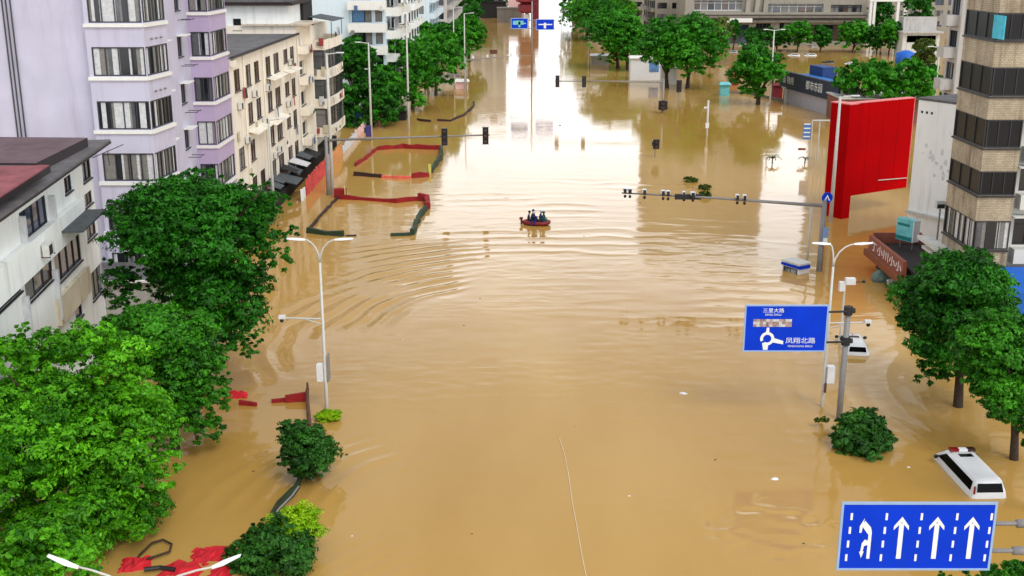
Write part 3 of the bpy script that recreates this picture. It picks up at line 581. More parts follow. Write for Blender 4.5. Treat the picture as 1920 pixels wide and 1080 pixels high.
def plate(P0, P1, back, z, name, m0, z0=13.322, rise=.25):
    p0, p1 = lp(*P0, z), lp(*P1, z); up = MB(); q1, q0 = (p1[0], back), (p0[0], back)
    up.add([(*p0, z), (*p1, z), (*q1, z+rise), (*q0, z+rise), (*p0, z0), (*p1, z0), (*q1, z0), (*q0, z0)], [(0, 1, 2, 3)]); up.mi = 1
    up.add([(*p0, z), (*p1, z), (*q1, z+rise), (*q0, z+rise), (*p0, z0), (*p1, z0), (*q1, z0), (*q0, z0)], [(4, 5, 1, 0), (5, 6, 2, 1), (7, 4, 0, 3), (6, 7, 3, 2)])
    up.build(name, [MC[m0], MC['fascia_dark']], WHs)
plate((67, 306, ), (164, 258), 9.4, 13.85, 'upper_roof', 'roof_brown')
plate((-120, 440), (94, 309), 6.2, 13.7, 'lower_roof_sheet', 'roof_red', rise=.08)
plate((-150, 400), (60, 310), 9.3, 13.95, 'rear_roof_sheet', 'roof_brown', 13.8)
p0 = lp(0, 335, 14.1); rd = MB(); rd.box((p0[0]-6, p0[1]-1.2, 14.0), (p0[0]+3.6, p0[1]+1.0, 14.07)); rd.build('red_roof_sheet', MC['roof_red'], WHs)
aw = MB(); x, z = fx(112, 372); xb_, _ = fx(146, 352)
aw.box((fx(97, 405)[0], -1.5, z-1.5), (fx(148, 390)[0], -.01, z-1.4)); aw.build('awning', MC['awning_grey'], WHs)
x, z = fx(52, 470); ac_unit(WHs, (0, -.4, 0), (1, 0), x+.6, z-.5, 1.0)
dr = MB(); x, z = fx(175, 330); dr.tube([(x, -.05, z+1.1), (x+2.4, -1.4, z+1.5)], .03, 5); dr.tube([(x+1.2, -.7, z+1.3), (x+1.2, -.72, z+.4)], .03, 5); dr.build('drying_rack', MC['pole_dark'], WHs)
# low porch between the house and the tower
B = thing('annex', 'low grey annex with a white edged roof between the white house and the lilac tower', 'building', (-29.5, 73, 0))
b = MB(); b.box((0, 0, -2), (6, 5, 3.1)); b.build('wall', MC['grey_wall'], B); b = MB(); b.box((-.2, -.3, 3.104), (6.3, 5, 3.2)); b.mi = 1; b.box((-.2, -.34, 3.21), (6.3, -.1, 3.34)); b.build('roof', [MC['roof_grey'], MC['stone_white']], B)
# ================================================================== BUILDINGS, RIGHT
mat('tile_tan', S(182, 170, 148), .85, .2, .7, streak=.95, dirt=S(98, 74, 48), tile=2.2); mat('concrete_dark', S(120, 112, 104), .85, .1, .8, streak=.5)
mat('white_stained', S(242, 244, 242), .8, .04, .4, streak=.3, dirt=S(150, 150, 148)); mat('billboard_red', S(172, 0, 5), .85, .12, .22, spec=.05, streak=.25, dirt=S(130, 4, 8)); mat('billboard_edge', S(225, 120, 120), .5)
mat('shop_navy', S(38, 48, 70), .6, .1, 1); mat('shop_wall', S(168, 166, 176), .8, .08, 1); mat('blue_sheet', S(30, 110, 190), .6, .2, 2); mat('navy_sheet', S(20, 60, 120), .6, .2, 2)
mat('brown_sign', S(150, 84, 66), .7, .15, 1.5, streak=.3); mat('teal_panel', S(110, 195, 200), .5, .2, 2); mat('blue_tarp', S(10, 92, 190), .6, .1, 1); mat('cyan_cloth', S(60, 180, 205), .7, .25, 3)
mat('concrete_warm', S(150, 144, 132), .85, .08, .5, streak=.5); mat('concrete_pale', S(205, 205, 200), .85, .06, .5, streak=.4)
# ---- tan tiled apartment block with corner bays
XT, YT = 30., 73.
T = thing('tiled_apartment_block', 'tan tiled apartment block with dark stacked corner bays at the right frame edge', 'building', (XT, YT, 0))
bands = [(25, 75), (127, 180), (225, 277), (322, 366), (415, 468)]
zb = [(PY(1857, b, YT).z, PY(1857, a, YT).z) for a, b in bands]; zb = [(zb[0][0]+3.3, zb[0][1]+3.3)]+zb+[(zb[-1][0]-3.4, zb[-1][1]-3.4)]
wx = 2.35; TB = [(0, 5.2), (0, 0), (wx, 0), (wx, -.0)]
w = MB()
def tile_band(z0, z1):
    w.frame((0, 5.3, 0), (0, -1)); w.holes(5.3, z0, z1, []); w.frame((0, 0, 0), (1, 0)); w.holes(wx, z0, z1, []); w.T = Matrix.Identity(4)
    for z in (z0, z1): w.quad((0, 0, z), (wx, 0, z), (wx, 5.3, z), (0, 5.3, z))
zz = sorted([v for p in zb for v in p]); lo = -2.
for a, b in sorted(zb): tile_band(lo, a-.02); lo = b+.02
tile_band(lo, 36)
w.build('wall', MC['tile_tan'], T)
ix = MB()
ix.frame((.35, 5.3, 0), (0, -1)); ix.holes(4.95, -2, 35.9, []); ix.frame((.35, .35, 0), (1, 0)); ix.holes(2.1, -2, 35.9, []); ix.T = Matrix.Identity(4)
ix.quad((0, 5.302, -2), (12, 5.302, -2), (12, 5.302, 36), (0, 5.302, 36)); ix.build('inner_wall', MC['shop_dark'], T)
for k, (a, b) in enumerate(zb):
    st = 'dark' if k < 4 else 'curtain'
    st = ['dark', 'black', 'black', 'black', 'black', 'curtain', 'dark'][k]
    window(T, (.06, 5.25, 0), (0, -1), 0, 5.15, a, b, 3 if st == 'black' else 6, .0, st, False, bar=.05); window(T, (.1, .06, 0), (1, 0), 0, wx-.1, a, b, 3, .0, st, False, bar=.07)
    e = MB(); e.box((-.06, -.06, b-.02), (wx+.02, 5.3, b+.05)) if False else None
    s_ = MB(); s_.frame((0, 5.2, 0), (0, -1)); s_.box((-.1, -.12, a-.14), (5.27, -.003, a-.03)); s_.frame((0, 0, 0), (1, 0)); s_.box((-.1, -.12, a-.14), (wx, -.003, a-.03)); s_.build('ledge', MC['frame_dark'], T)
cl = MB()
cl.frame((0, 3.0, 0), (0, -1)); cl.box((2.6, -.12, zb[1][0]+.1), (4.3, -.05, zb[1][1]-.1)); cl.build('hanging_cloth', MC['cyan_cloth'], T)
# recessed front wall right of the bay
w = MB(); hs = [(.6, 3.2, a+.1, b+.15) for a, b in zb if a > 3]; w.frame((wx, .9, 0), (1, 0)); w.holes(9, -2, 36, hs, .3); w.T = Matrix.Identity(4)
w.build('front_wall', MC['concrete_pale'], T)
for h in hs: window(T, (wx, .9, 0), (1, 0), *h, 3, .15, 'dark', False, bar=.07)
for a, b in zb[2:6]:
    v = MB(); v.box((wx+.1, -.25, b+.25), (wx+4, .895, b+.31)); v.build('rain_shelf', MC['concrete_pale'], T); v = MB(); v.box((wx+.5, .1, a-1.0), (wx+4, .895, a-.02)); v.build('balcony', MC['concrete_pale'], T)
a = zb[5][0]; ac_unit(T, (0, 0, 0), (1, 0), .95, a-1.5, .9); 
v = MB(); v.add([(1.7, -.2, 4.3), (7, -.2, 4.3), (7, -3.2, 3.4), (1.7, -3.2, 3.4), (1.7, -.2, 2.0), (7, -.2, 2.0), (7, -3.2, 1.0), (1.7, -3.2, 1.0)], [(0, 3, 2, 1), (3, 7, 6, 2), (0, 4, 7, 3), (1, 2, 6, 5), (4, 5, 6, 7)]); v.build('tarpaulin', MC['blue_tarp'], T)
v = MB(); v.frame((0, 5.2, 0), (0, -1)); v.box((-2.5, -.9, 4.3), (5.9, -.003, 4.55)); v.box((-2.5, -.5, 3.6), (5.9, -.003, 3.8)); v.build('cornice', MC['concrete_pale'], T)
# ---- plain white gable block behind the tan block
a, b = G(1723, 187, 12.5), G(1807, 198, 12.5); u = Vector((b.x-a.x, b.y-a.y, 0)).normalized()
Wb = thing('gable_block', 'white windowless gable block with grey stains, between the red billboard and the tan tower', 'building', (a.x, a.y, 0), math.atan2(u.y, u.x))
w = MB(); w.holes(16, -2, 12.5, []); w.quad((0, 0, -2), (0, 0, 12.5), (0, 9, 12.5), (0, 9, -2)); w.build('wall', MC['white_stained'], Wb)
r = MB(); r.box((-.1, -.06, 12.504), (16, 9, 12.7)); r.build('roof', MC['roof_grey'], Wb)
r = MB(); r.box((4.4, 2, 12.704), (9, 7, 16.2)); r.build('rooftop_box', MC['white_stained'], Wb)
r = MB(); r.box((0, -.35, 3.0), (16, -.003, 3.25)); r.build('ledge', MC['concrete_pale'], Wb)
for i in range(3): r = MB(); r.box((.35+i*.5, -.02, 11.45), (.55+i*.5, -.004, 11.65)); r.build('vent', MC['dark_grille'], Wb)
sd = random.Random(8)
for i in range(18):                                  # flaked grey patches on the render
    cx, cz = 3.0+sd.gauss(0, 1.0)*1.3, 7.4+sd.gauss(0, 1)*1.1; r0 = sd.uniform(.05, .22); n = 7
    if .2 < cx < 6: st_ = MB(); st_.add([(cx+math.cos(6.283*k/n)*r0*sd.uniform(.5, 1.3), -.004-.0006*i, cz+math.sin(6.283*k/n)*r0*sd.uniform(.6, 1.8)) for k in range(n)], [tuple(range(n))]); st_.build('flaked_patch', mat('patch_grey', S(214, 216, 216), .9, .12, 4), Wb)
# ---- stacked grey balcony building behind the white gable
B = row_block('grey apartment building with stacked dark balconies behind the white gable, upper right', 1800, 1930, 60, 118, 30, 3.2, 'grey_wall', -1, 9, 3.2)
ax, ay = B.location.x, B.location.y
# ---- red billboard with column
D_ = G(1577, 411, 0); A_ = Vector((D_.x, D_.y, 0)); zt = ZT(D_, 197)
b2 = G(1722, 185, zt); u = Vector((b2.x-A_.x, b2.y-A_.y, 0)); Lb = u.length; u.normalize()
BB = thing('billboard', 'huge blank red billboard on a red column beside the white gable block', 'billboard', A_, math.atan2(u.y, u.x))
zlow = ZT(D_, 372)
m = MB(); m.box((0, 0, -2), (1.05, 2.3, zt)); m.build('column', MC['billboard_red'], BB)
m = MB(); m.box((1.052, .45, zlow), (Lb, 1.15, zt)); m.build('panel', MC['billboard_red'], BB)
for k in range(1, 4): m = MB(); xx = 1.052+(Lb-1.052)*k/4; m.box((xx-.012, .435, zlow), (xx+.012, .449, zt)); m.build('seam', mat('seam_red', S(140, 0, 4), .8, .1, 1, spec=.1), BB)
m = MB(); m.box((-.06, -.06, zt+.003), (1.1, 2.36, zt+.09)); m.box((1.102, .38, zt+.003), (Lb+.04, 1.2, zt+.08)); m.box((Lb+.002, .4, zlow), (Lb+.08, 1.2, zt)); m.build('edge_trim', MC['billboard_edge'], BB)
m = MB(); m.tube([(Lb-4.2, .38, zlow+1.15), (Lb-.2, .3, zlow+1.0)], .045, 6); m.build('stay_bar', MC['pole_white'], BB)
# ---- red tiled low house behind billboard
B = thing('low_house', 'low brick red house with pale roof junk, hidden behind the top of the red billboard', 'building', G(1575, 232))
b = MB(); b.box((0, 0, -2), (13, 8, 3.6)); b.build('wall', mat('brick_wall', S(130, 84, 70), .85, .2, 2), B); b = MB(); b.box((-.2, -.2, 3.604), (13.2, 8.2, 3.75)); b.build('roof', MC['concrete_pale'], B)
b = MB(); r_ = random.Random(2)
for i in range(9): x, y = r_.uniform(0, 12), r_.uniform(0, 6); b.box((x, y, 3.754), (x+r_.uniform(.4, 1.6), y+r_.uniform(.4, 1.4), 3.75+r_.uniform(.2, .7)))
tag(b.build('roof_junk', MC['concrete_pale'], B), kind='stuff')
# ---- navy shop with white lettering
a, b_ = G(1466, 190), G(1572, 222); u = Vector((b_.x-a.x, b_.y-a.y, 0)); Ls = u.length; u.normalize()
SHP = thing('navy_shop', 'single storey shop with a long navy fascia of white lettering and blue sheet roof', 'shop', (a.x, a.y, 0), math.atan2(u.y, u.x))
h1, h2 = ZT(a, 163), ZT(a, 132)
m = MB(); m.box((2.2, 0, -2), (Ls, 3.4, h1)); m.mi = 1; m.box((-.5, .4, -2), (2.2, 3.4, h1)); m.build('wall', [MC['shop_wall'], MC['shop_dark']], SHP)
m = MB(); m.box((-.6, -.35, h1+.004), (Ls+.15, .3, h2)); m.build('fascia', MC['shop_navy'], SHP)
m = MB(); m.box((3, .302, h1+.3), (Ls, 3, h2-.3)); m.build('blue_sheet_roof', MC['blue_sheet'], SHP)
m = MB(); m.box((0, .302, h1+.004), (2.9, 3, h1+.25)); m.box((3.5, 3.02, -2), (8.5, 5.5, h2+1.2)); m.build('navy_sheet_roof', MC['navy_sheet'], SHP)
m = MB(); m.box((Ls+.16, -.1, -2), (Ls+1.3, 3, h2-.7)); m.build('side_wall', MC['concrete_warm'], SHP)
text('苗 物用', (h2-h1)*.5, MC['sign_white'], SHP, (2.9, -.37, (h1+h2)/2), name='lettering'); text('都市东园', (h2-h1)*.56, MC['sign_white'], SHP, (Ls*.6, -.37, (h1+h2)/2-.05), name='lettering')
m = MB(); m.box((1.9, -.5, -.5), (2.2, -.02, h1+.2)); m.box((.6, -.5, h1+.0), (1.898, -.352, h1+.2)); m.build('door_post', MC['pole_white'], SHP)
# ---- far civic complex behind the flooded lot
Yf = 322; o = PY(1284, 40, Yf); FC = thing('civic_complex', 'long grey concrete complex with dark strip windows across the far side of the flooded lot', 'building', (o.x, Yf, 0))
fxx = lambda px: PY(px, 40, Yf).x-o.x; fz_ = lambda py: PY(1450, py, Yf).z
w = MB(); W_ = fxx(1624); hs = [(fxx(1300), fxx(1392), fz_(20), fz_(0)), (fxx(1432), fxx(1542), fz_(26), fz_(7)), (fxx(1556), fxx(1614), fz_(26), fz_(9)), (fxx(1300), fxx(1392), fz_(-6), fz_(-22)), (fxx(1432), fxx(1614), fz_(-6), fz_(-22)), (fxx(1418), fxx(1446), 1.0, fz_(44)), (fxx(1350), fxx(1405), .5, fz_(46)), (fxx(1462), fxx(1500), 1.0, fz_(42)), (fxx(1520), fxx(1610), 1.2, fz_(46))]
hs = [(a, b, min(c, d), max(c, d)) for a, b, c, d in hs]
w.holes(W_, -2, 19, hs, 1.2); w.quad((0, 0, -2), (0, 0, 19), (0, 18, 19), (0, 18, -2)); w.quad((0, 0, 19), (W_, 0, 19), (W_, 18, 19), (0, 18, 19)); w.build('wall', MC['concrete_warm'], FC)
for i, h in enumerate(hs): window(FC, (0, 0, 0), (1, 0), *h, 7 if i < 5 else 4, .9, ['plain', 'plain', 'brown', 'plain', 'plain', 'grey', 'dark', 'grey', 'brown'][i], False, bar=.2, fm=MC['frame_white'] if i in (0, 1) else None)
for py, d in ((25, 2.2), (31, 3.0), (40, 1.5)):
    m = MB(); m.box((-.5, -d, fz_(py)-.25), (W_+.3, -.003, fz_(py)+.35)); m.build('ledge', MC['concrete_warm'] if d != 3. else MC['concrete_dark'], FC)
m = MB(); m.box((fxx(1350), -3.4, fz_(40)-.1), (fxx(1406), -1.51, fz_(31)-.3)); m.build('entrance_canopy', MC['stone_white'], FC)
for px in (1395, 1412, 1428): m = MB(); m.add([(fxx(px), -1.2, fz_(26)+.36), (fxx(px)+1.2, -1.2, fz_(26)+.36), (fxx(px)+1.9, -.01, 18.9), (fxx(px)+.7, -.01, 18.9), (fxx(px), -.01, fz_(26)+.36), (fxx(px)+1.2, -.01, fz_(26)+.36)], [(0, 1, 2, 3), (0, 3, 4), (1, 5, 2)]); m.build('fin', MC['concrete_warm'], FC)
GT = thing('gate_frame', 'tall white concrete portal frame at the right end of the grey civic complex', 'portal', (PY(1627, 60, Yf-4).x, Yf-4, 0))
m = MB(); gw = PY(1700, 60, Yf-4).x-PY(1627, 60, Yf-4).x; zt = PY(1650, 3, Yf-4).z
for x in (0, 1.0, gw-3.2, gw-1.2): m.box((x, 0, -2), (x+.7, 1, zt))
m.box((-.1, -.1, zt+.003), (gw+.2, 1.4, zt+2.2)); m.build('frame', MC['stone_white'], GT)
B = thing('guard_house', 'small grey flat roofed guard house right of the white portal', 'building', (PY(1692, 80, 285).x, 285, 0))
m = MB(); m.box((0, 0, -2), (9, 6, PY(1700, 62, 285).z)); m.build('wall', MC['concrete_pale'], B); m = MB(); zt = PY(1700, 62, 285).z; m.box((-.4, -1.2, zt+.004), (9.4, 6.3, zt+.4)); m.box((.8, 3, zt+.4), (9, 6.2, zt+3.6)); m.build('roof', MC['grey_wall'], B)
window(B, (0, 0, 0), (1, 0), 1, 8, zt-2.2, zt-.6, 3, -.02, 'dark', False)
# long blocks beyond the frame top that close the street (seen mirrored in the water)
row_block('tall dull block far behind the white portal and the leafy trees', 1580, 1800, -5, 372, 84, 30, 'concrete_warm', -1, 34)
row_block('tall tower block rising behind the left half of the civic complex', 1229, 1450, -5, 348, 62, 30, 'concrete_warm', -1, 33)
row_block('dim tower block closing the far left end of the street', 800, 948, -10, 470, 42, 30, 'grey_wall', 1, 31)
row_block('long low block beyond the right tree row near the street end', 1085, 1270, -5, 440, 27, 30, 'concrete_warm', -1, 32)
# dull wall rows round the flooded lot
m = MB(); p = [G(1345, 175), G(1400, 176), G(1470, 192)]
for i in range(2): m.tube([p[i]+Vector((0, 0, -2)), p[i]+Vector((0, 0, .9))], .2, 4); 
LW = thing('lot_wall', 'low dark kerb wall round the flooded parking lot left of the navy shop', 'wall', p[0])
m = MB()
for i in range(2):
    q, r_ = p[i]-p[0], p[i+1]-p[0]; m.frame(q, r_-q); m.box((0, 0, -2), ((r_-q).length, .25, .45)); m.T = Matrix.Identity(4)
m.build('wall', MC['concrete_dark'], LW)
# ================================================================== TREES
def E(px, py, Y, rx, rz, ry=None):            # ellipsoid from the pixel of its centre, pixel radii and its distance
    c = PY(px, py, Y); k = (Y*_ct+(CAM_H-c.z)*_st)/F_PX; return (tuple(c), (rx*k, (ry or rx)*k, rz*k))
tree('broadleaf_tree', 'big bright green tree filling the lower left corner', 'tree', (-19, 46),
     [E(150, 700, 47, 125, 80), E(70, 820, 45, 150, 120), E(230, 830, 45.5, 110, 120), E(150, 960, 44, 150, 95), E(20, 700, 46, 90, 70), E(215, 960, 44, 70, 75), E(60, 640, 48, 40, 50)], 330, 140000, .145, LG, 1, clump=.3, tr=.3)
tree('broadleaf_tree', 'tall dark green tree in front of the lilac tower', 'tree', (-18, 61),
     [E(370, 440, 62, 130, 100), E(285, 420, 63, 80, 65), E(450, 400, 62, 75, 60), E(390, 340, 63, 60, 35), E(470, 480, 61, 65, 60), E(400, 570, 61, 110, 85), E(300, 540, 62, 90, 60), E(455, 625, 60, 60, 60), E(225, 480, 63, 40, 40), E(528, 385, 62, 38, 32), E(525, 455, 62, 38, 34), E(505, 345, 62, 36, 30), E(330, 370, 63, 60, 40)], 330, 125000, .17, LD, 2, clump=.3, tr=.35)
tree('broadleaf_tree', 'mid green tree between the bright corner tree and the tall dark tree', 'tree', (-17, 53),
     [E(310, 650, 54, 100, 75), E(360, 740, 53, 75, 80), E(260, 620, 55, 70, 45), E(330, 800, 52, 60, 50), E(400, 700, 54, 38, 45)], 170, 78000, .155, LM, 3, clump=.32, tr=.28)
tree('broadleaf_tree', 'pale leafy young tree clipped by the bottom left edge of the photo', 'tree', (-15.5, 36),
     [E(70, 1040, 36, 90, 55), E(20, 1075, 36, 70, 60), E(120, 1085, 35.5, 60, 40)], 90, 24000, .16, LG, 4, clump=.34, tr=.15)
tree('broadleaf_tree', 'dense dark tree in front of the tan tower on the right', 'tree', (24.6, 59),
     [E(1790, 560, 60, 105, 85), E(1740, 620, 59, 55, 60), E(1800, 660, 59, 90, 60), E(1850, 560, 61, 60, 60), E(1770, 505, 61, 60, 35), E(1755, 685, 58.5, 48, 40), E(1835, 700, 58, 50, 40)], 230, 88000, .16, LD, 5, clump=.3, tr=.3)
tree('broadleaf_tree', 'second tree on the right, paler, nearer the camera at the frame edge', 'tree', (24.8, 52),
     [E(1875, 660, 53, 75, 75), E(1900, 740, 52, 70, 60), E(1860, 620, 54, 45, 35), E(1900, 800, 51, 36, 45)], 120, 60000, .15, LM, 6, clump=.32, tr=.25)
tree('broadleaf_tree', 'sliver of a third tree low on the right frame edge, above the white van', 'tree', (25.2, 46),
     [E(1935, 790, 46, 40, 60), E(1925, 830, 46, 22, 25)], 30, 8000, .16, LM, 7, tr=.15)
tree('broadleaf_tree', 'tree tip poking out below the lane arrow sign at the lower right', 'tree', (17.8, 35),
     [E(1890, 1080, 35, 45, 32), E(1800, 1095, 35, 60, 20)], 30, 9000, .14, LM, 8, tr=.12)
tree('half_sunk_shrub', 'rounded flooded shrub at the foot of the roundabout sign post', 'shrub', (18.2, 53.6),
     [E(1618, 830, 53.5, 47, 54), E(1602, 806, 54, 32, 30), E(1642, 822, 53.5, 26, 40), E(1620, 868, 52.8, 28, 26)], 120, 30000, .19, LS, 9, clump=.36, tr=.09, flat=1.35, group='flooded shrubs in the planting strips')
tree('half_sunk_shrub', 'flooded shrub with thin stem, left of the lime green bush', 'shrub', (-10.3, 49),
     [E(574, 848, 50, 50, 50), E(555, 812, 50, 32, 26), E(600, 855, 50, 30, 48), E(543, 852, 50, 24, 36)], 100, 26000, .13, LS, 10, clump=.38, tr=.1, flat=1.35, group='flooded shrubs in the planting strips')
tree('half_sunk_shrub', 'dark clipped shrub beside the red tent tops at the bottom edge', 'shrub', (-10, 41),
     [E(520, 1045, 42, 74, 58), E(470, 1060, 42, 45, 38), E(560, 1040, 42, 32, 50)], 120, 34000, .13, LS, 11, flat=1.3, clump=.34, tr=.1, group='flooded shrubs in the planting strips')
tree('lime_bush', 'lime green clipped bush touching the dark shrub near the bottom edge', 'shrub', (-9.6, 42.6),
     [E(550, 990, 43, 50, 40)], 60, 22000, .09, LL, 12, clump=.42, trunk=False)
tree('lime_bush', 'small lime green bush top awash at the foot of the left double lamp', 'shrub', (-10.4, 56.5),
     [E(615, 782, 57.2, 33, 14, 16)], 50, 12000, .08, LL, 13, clump=.5, trunk=False)
tree('low_bush', 'little olive bush top left of the shrub by the roundabout sign', 'shrub', (17, 56),
     [E(1541, 787, 56.2, 17, 7, 9)], 12, 1200, .1, LO, 14, clump=.5, trunk=False)
# street trees: left row
lt = [(690, 195, 168, 62, 52, LD, 'first'), (668, 120, 171, 36, 46, LD, 'a'), (722, 158, 178, 30, 42, LF, 'b'), (770, 135, 186, 56, 66, LF, 'c'), (815, 110, 205, 50, 60, LF, 'd'), (848, 82, 235, 42, 42, LF, 'e'), (878, 62, 275, 32, 30, LF, 'f'), (800, 70, 240, 34, 26, LF, 'g')]
lab = ['dark bushy street tree at the foot of the pale blue block, left kerb', 'narrow dark tree just right of the cream balcony wing', 'small tree between the two tall white lamps on the left', 'widest tree of the left kerb row, behind the second tall lamp', 'tree of the left kerb row in front of the third block', 'smaller tree of the left kerb row where it narrows', 'last small tree at the far tip of the left kerb row', 'tree crown set back behind the left kerb row near the white block']
for i, (px, py, Y, rx, rz, lm, _) in enumerate(lt):
    c = PY(px, py, Y); tree('street_tree', lab[i], 'tree', (c.x, Y), [E(px, py, Y, rx, rz), E(px-rx*.4, py+rz*.3, Y+1, rx*.6, rz*.6), E(px+rx*.45, py+rz*.15, Y-1, rx*.6, rz*.65)], 90, 15000, .42, lm, 20+i, 'trees along the left kerb', clump=.34, tr=.35)
# street trees: right row
rt = [(1115, 25, 330, 55, 38), (1130, 15, 300, 60, 36), (1150, 68, 268, 48, 46), (1175, 78, 258, 36, 42), (1247, 85, 228, 42, 48), (1300, 92, 224, 58, 50), (1420, 128, 196, 42, 46)]
lab = ['farthest tree of the right kerb row at the photo top', 'light green tree behind the tall tree pair, right kerb top', 'left tree of the joined pair by the white flood reflection', 'right tree of the joined pair by the white flood reflection', 'left tree of the big double crown in the middle of the right kerb', 'right tree of the big double crown in the middle of the right kerb', 'round lollipop tree standing alone left of the navy shop']
for i, (px, py, Y, rx, rz) in enumerate(rt):
    base = G(*[(1095, 75), (1135, 70), (1160, 128), (1180, 132), (1252, 165), (1288, 166), (1420, 196)][i]); Y = base.y
    tree('street_tree', lab[i], 'tree', (base.x, Y), [E(px, py, Y, rx*1.08, rz*1.06), E(px-rx*.5, py+rz*.2, Y, rx*.65, rz*.68), E(px+rx*.5, py+rz*.2, Y-1, rx*.62, rz*.68)], 120, 24000, .4, LG if i == 1 else LF, 40+i, 'trees along the right kerb', clump=.34, tr=.42)
bt = [(1622, 150, 172, 56, 34, LF, 'leafy tree left of the blue water drum, behind the red billboard'), (1702, 152, 170, 64, 38, LF, 'leafy tree right of the blue water drum, behind the red billboard'), (1330, 62, 268, 36, 30, LO, 'olive tree before the entrance canopy of the civic complex'),
      (1600, 65, 300, 34, 24, LF, 'wide green tree left of the white portal frame'), (1645, 70, 298, 30, 20, LD, 'low dark tree right under the white portal frame'), (1655, 30, 330, 24, 34, LD, 'dark tree seen through the white portal frame'), (1670, 66, 290, 20, 26, LF, 'slim tree at the right foot of the white portal frame'),
      (1722, 20, 300, 28, 34, LD, 'dark tree between the guard house and the balcony building'), (1732, 105, 200, 20, 34, LO, 'yellow green bamboo like tree left of the T shaped lamp'), (1495, 62, 300, 28, 20, LF, 'bushy tree in the lot right of the T shaped lamp by the round tree'), (1455, 70, 305, 26, 18, LD, 'low dark tree at the foot of the civic complex, left one'),
      (1540, 68, 300, 16, 22, LD, 'dark conical tree beside the parked white van top'), (1378, 55, 300, 10, 22, LD, 'slim dark tree under the entrance canopy'), (1410, 70, 300, 18, 16, LD, 'squat dark tree beside the entrance canopy steps')]
for i, (px, py, Y, rx, rz, lm, lb) in enumerate(bt):
    c = PY(px, py, Y); tree('background_tree', lb, 'tree', (c.x, Y), [E(px, py, Y, rx, rz), E(px+rx*.3, py+rz*.4, Y, rx*.6, rz*.5)], 60, 9000, .5, lm, 60+i, 'trees around the flooded lot', clump=.36, tr=.25)
ft = [(850, 8, 430, 40, 34), (905, 2, 470, 34, 40), (935, 10, 480, 22, 26), (1075, 10, 420, 26, 30), (885, 25, 400, 22, 14)]
lab = ['dark far tree above the left kerb row', 'dark far tree clump at the left of the street end', 'dark far tree next to the red tower at the street end', 'far tree right of the bright street end reflection', 'small far bush at the left waterline near the street end']
for i, (px, py, Y, rx, rz) in enumerate(ft):
    c = PY(px, py, Y); tree('far_tree', lab[i], 'tree', (c.x, Y), [E(px, py, Y, rx, rz)], 50, 5000, .7, LD, 80+i, 'far trees at the street end', clump=.36, tr=.25)
# ================================================================== STREET FURNITURE
TG = 'tall lamp posts along the flooded avenue'
def up(b, py): return ZT((b[0], b[1]), py)
def double_lamp(base, zf, arms, label, pole=('pole_white'), r=.085, rise=1.25, amax=1.5, k=0.):
    t = thing('double_arm_lamp', label, 'street lamp', base, 0, 'double armed lamps near the camera')
    m = MB(); m.tube([(0, 0, -2), (0, 0, 1.0), (0, 0, zf)], [r*1.3, r*1.15, r*.75], 10); m.build('pole', MC[pole], t, True)
    for dx, l in arms:
        m = MB(); pts = [(0, 0, zf-.02)]+[(dx*l*(1-math.cos(a)), 0, zf+rise*math.sin(a)) for a in [amax*q_ for q_ in (.23, .47, .7, .87, 1)]]; m.tube(pts, [r*.7, r*.6, r*.55, r*.5, r*.45, r*.4], 8); m.build('arm', MC[pole], t, True)
        e = pts[-1]; m = MB(); m.T = Matrix.Translation(Vector(e)) @ Matrix.Rotation(-dx*k, 4, 'Y') @ Matrix.Translation(-Vector(e))
        m.add([(e[0]-dx*.05, -.05, e[2]-.04), (e[0]-dx*.05, .05, e[2]-.04), (e[0]+dx*.35, .14, e[2]-.02), (e[0]+dx*.95, .09, e[2]+.04), (e[0]+dx*.95, -.09, e[2]+.04), (e[0]+dx*.35, -.14, e[2]-.02),
               (e[0]-dx*.05, 0, e[2]+.05), (e[0]+dx*.4, 0, e[2]+.1), (e[0]+dx*.9, 0, e[2]+.1)], [(0, 1, 2, 3, 4, 5), (0, 6, 1), (1, 6, 7, 2), (2, 7, 8, 3), (3, 8, 4), (4, 8, 7, 5), (5, 7, 6, 0)]); m.build('luminaire', MC['white_box'], t)
    return t
b = G(613, 766); zf = up(b, 492)
t = double_lamp(b, zf, ((-1, .82), (1, .95)), 'white double armed lamp with a cabinet and side camera arm, left of the wave rings')
z = up(b, 598); m = MB(); m.tube([(0, 0, z), (-2.1, .1, z+.02)], .045, 6); m.tube([(0, 0, z-.3), (-1.0, .05, z-.02)], .03, 6); m.build('bracket', MC['pole_white'], t)
m = MB(); m.box((-2.35, -.12, z+.02), (-2.0, .12, z+.2)); m.mi = 1; m.ell((-2.2, 0, z-.08), (.11, .11, .12)); m.build('camera', [MC['white_box'], MC['black_plastic']], t)
z = up(b, 712); m = MB(); m.box((-.42, -.3, z), (-.1, .1, z+.95)); m.mi = 1; m.box((.12, -.1, z-.1), (.2, .5, z+1.4)); m.build('cabinet', [MC['white_box'], MC['pole_grey']], t)
b = G(1541, 762); t = double_lamp(b, up(b, 500), ((-1, .3), (1, 1.15)), 'white double armed lamp rising behind the roundabout sign')
z = up(b, 606); m = MB(); m.tube([(0, 0, z), (2.1, .1, z+.02)], .045, 6); m.tube([(0, 0, z-.3), (1.0, .05, z-.02)], .03, 6); m.build('bracket', MC['pole_white'], t)
m = MB(); m.box((1.95, -.1, z+.02), (2.3, .1, z+.18)); m.mi = 1; m.ell((2.15, 0, z-.08), (.11, .11, .12)); m.build('camera', [MC['white_box'], MC['black_plastic']], t)
z = up(b, 716); m = MB(); m.box((.1, -.25, z), (.5, .15, z+.95)); m.build('cabinet', MC['white_box'], t)
m = MB(); m.tube([(.05, -.2, .9), (.05, -.2, z)], .07, 6); m.build('conduit', MC['rust'], t)
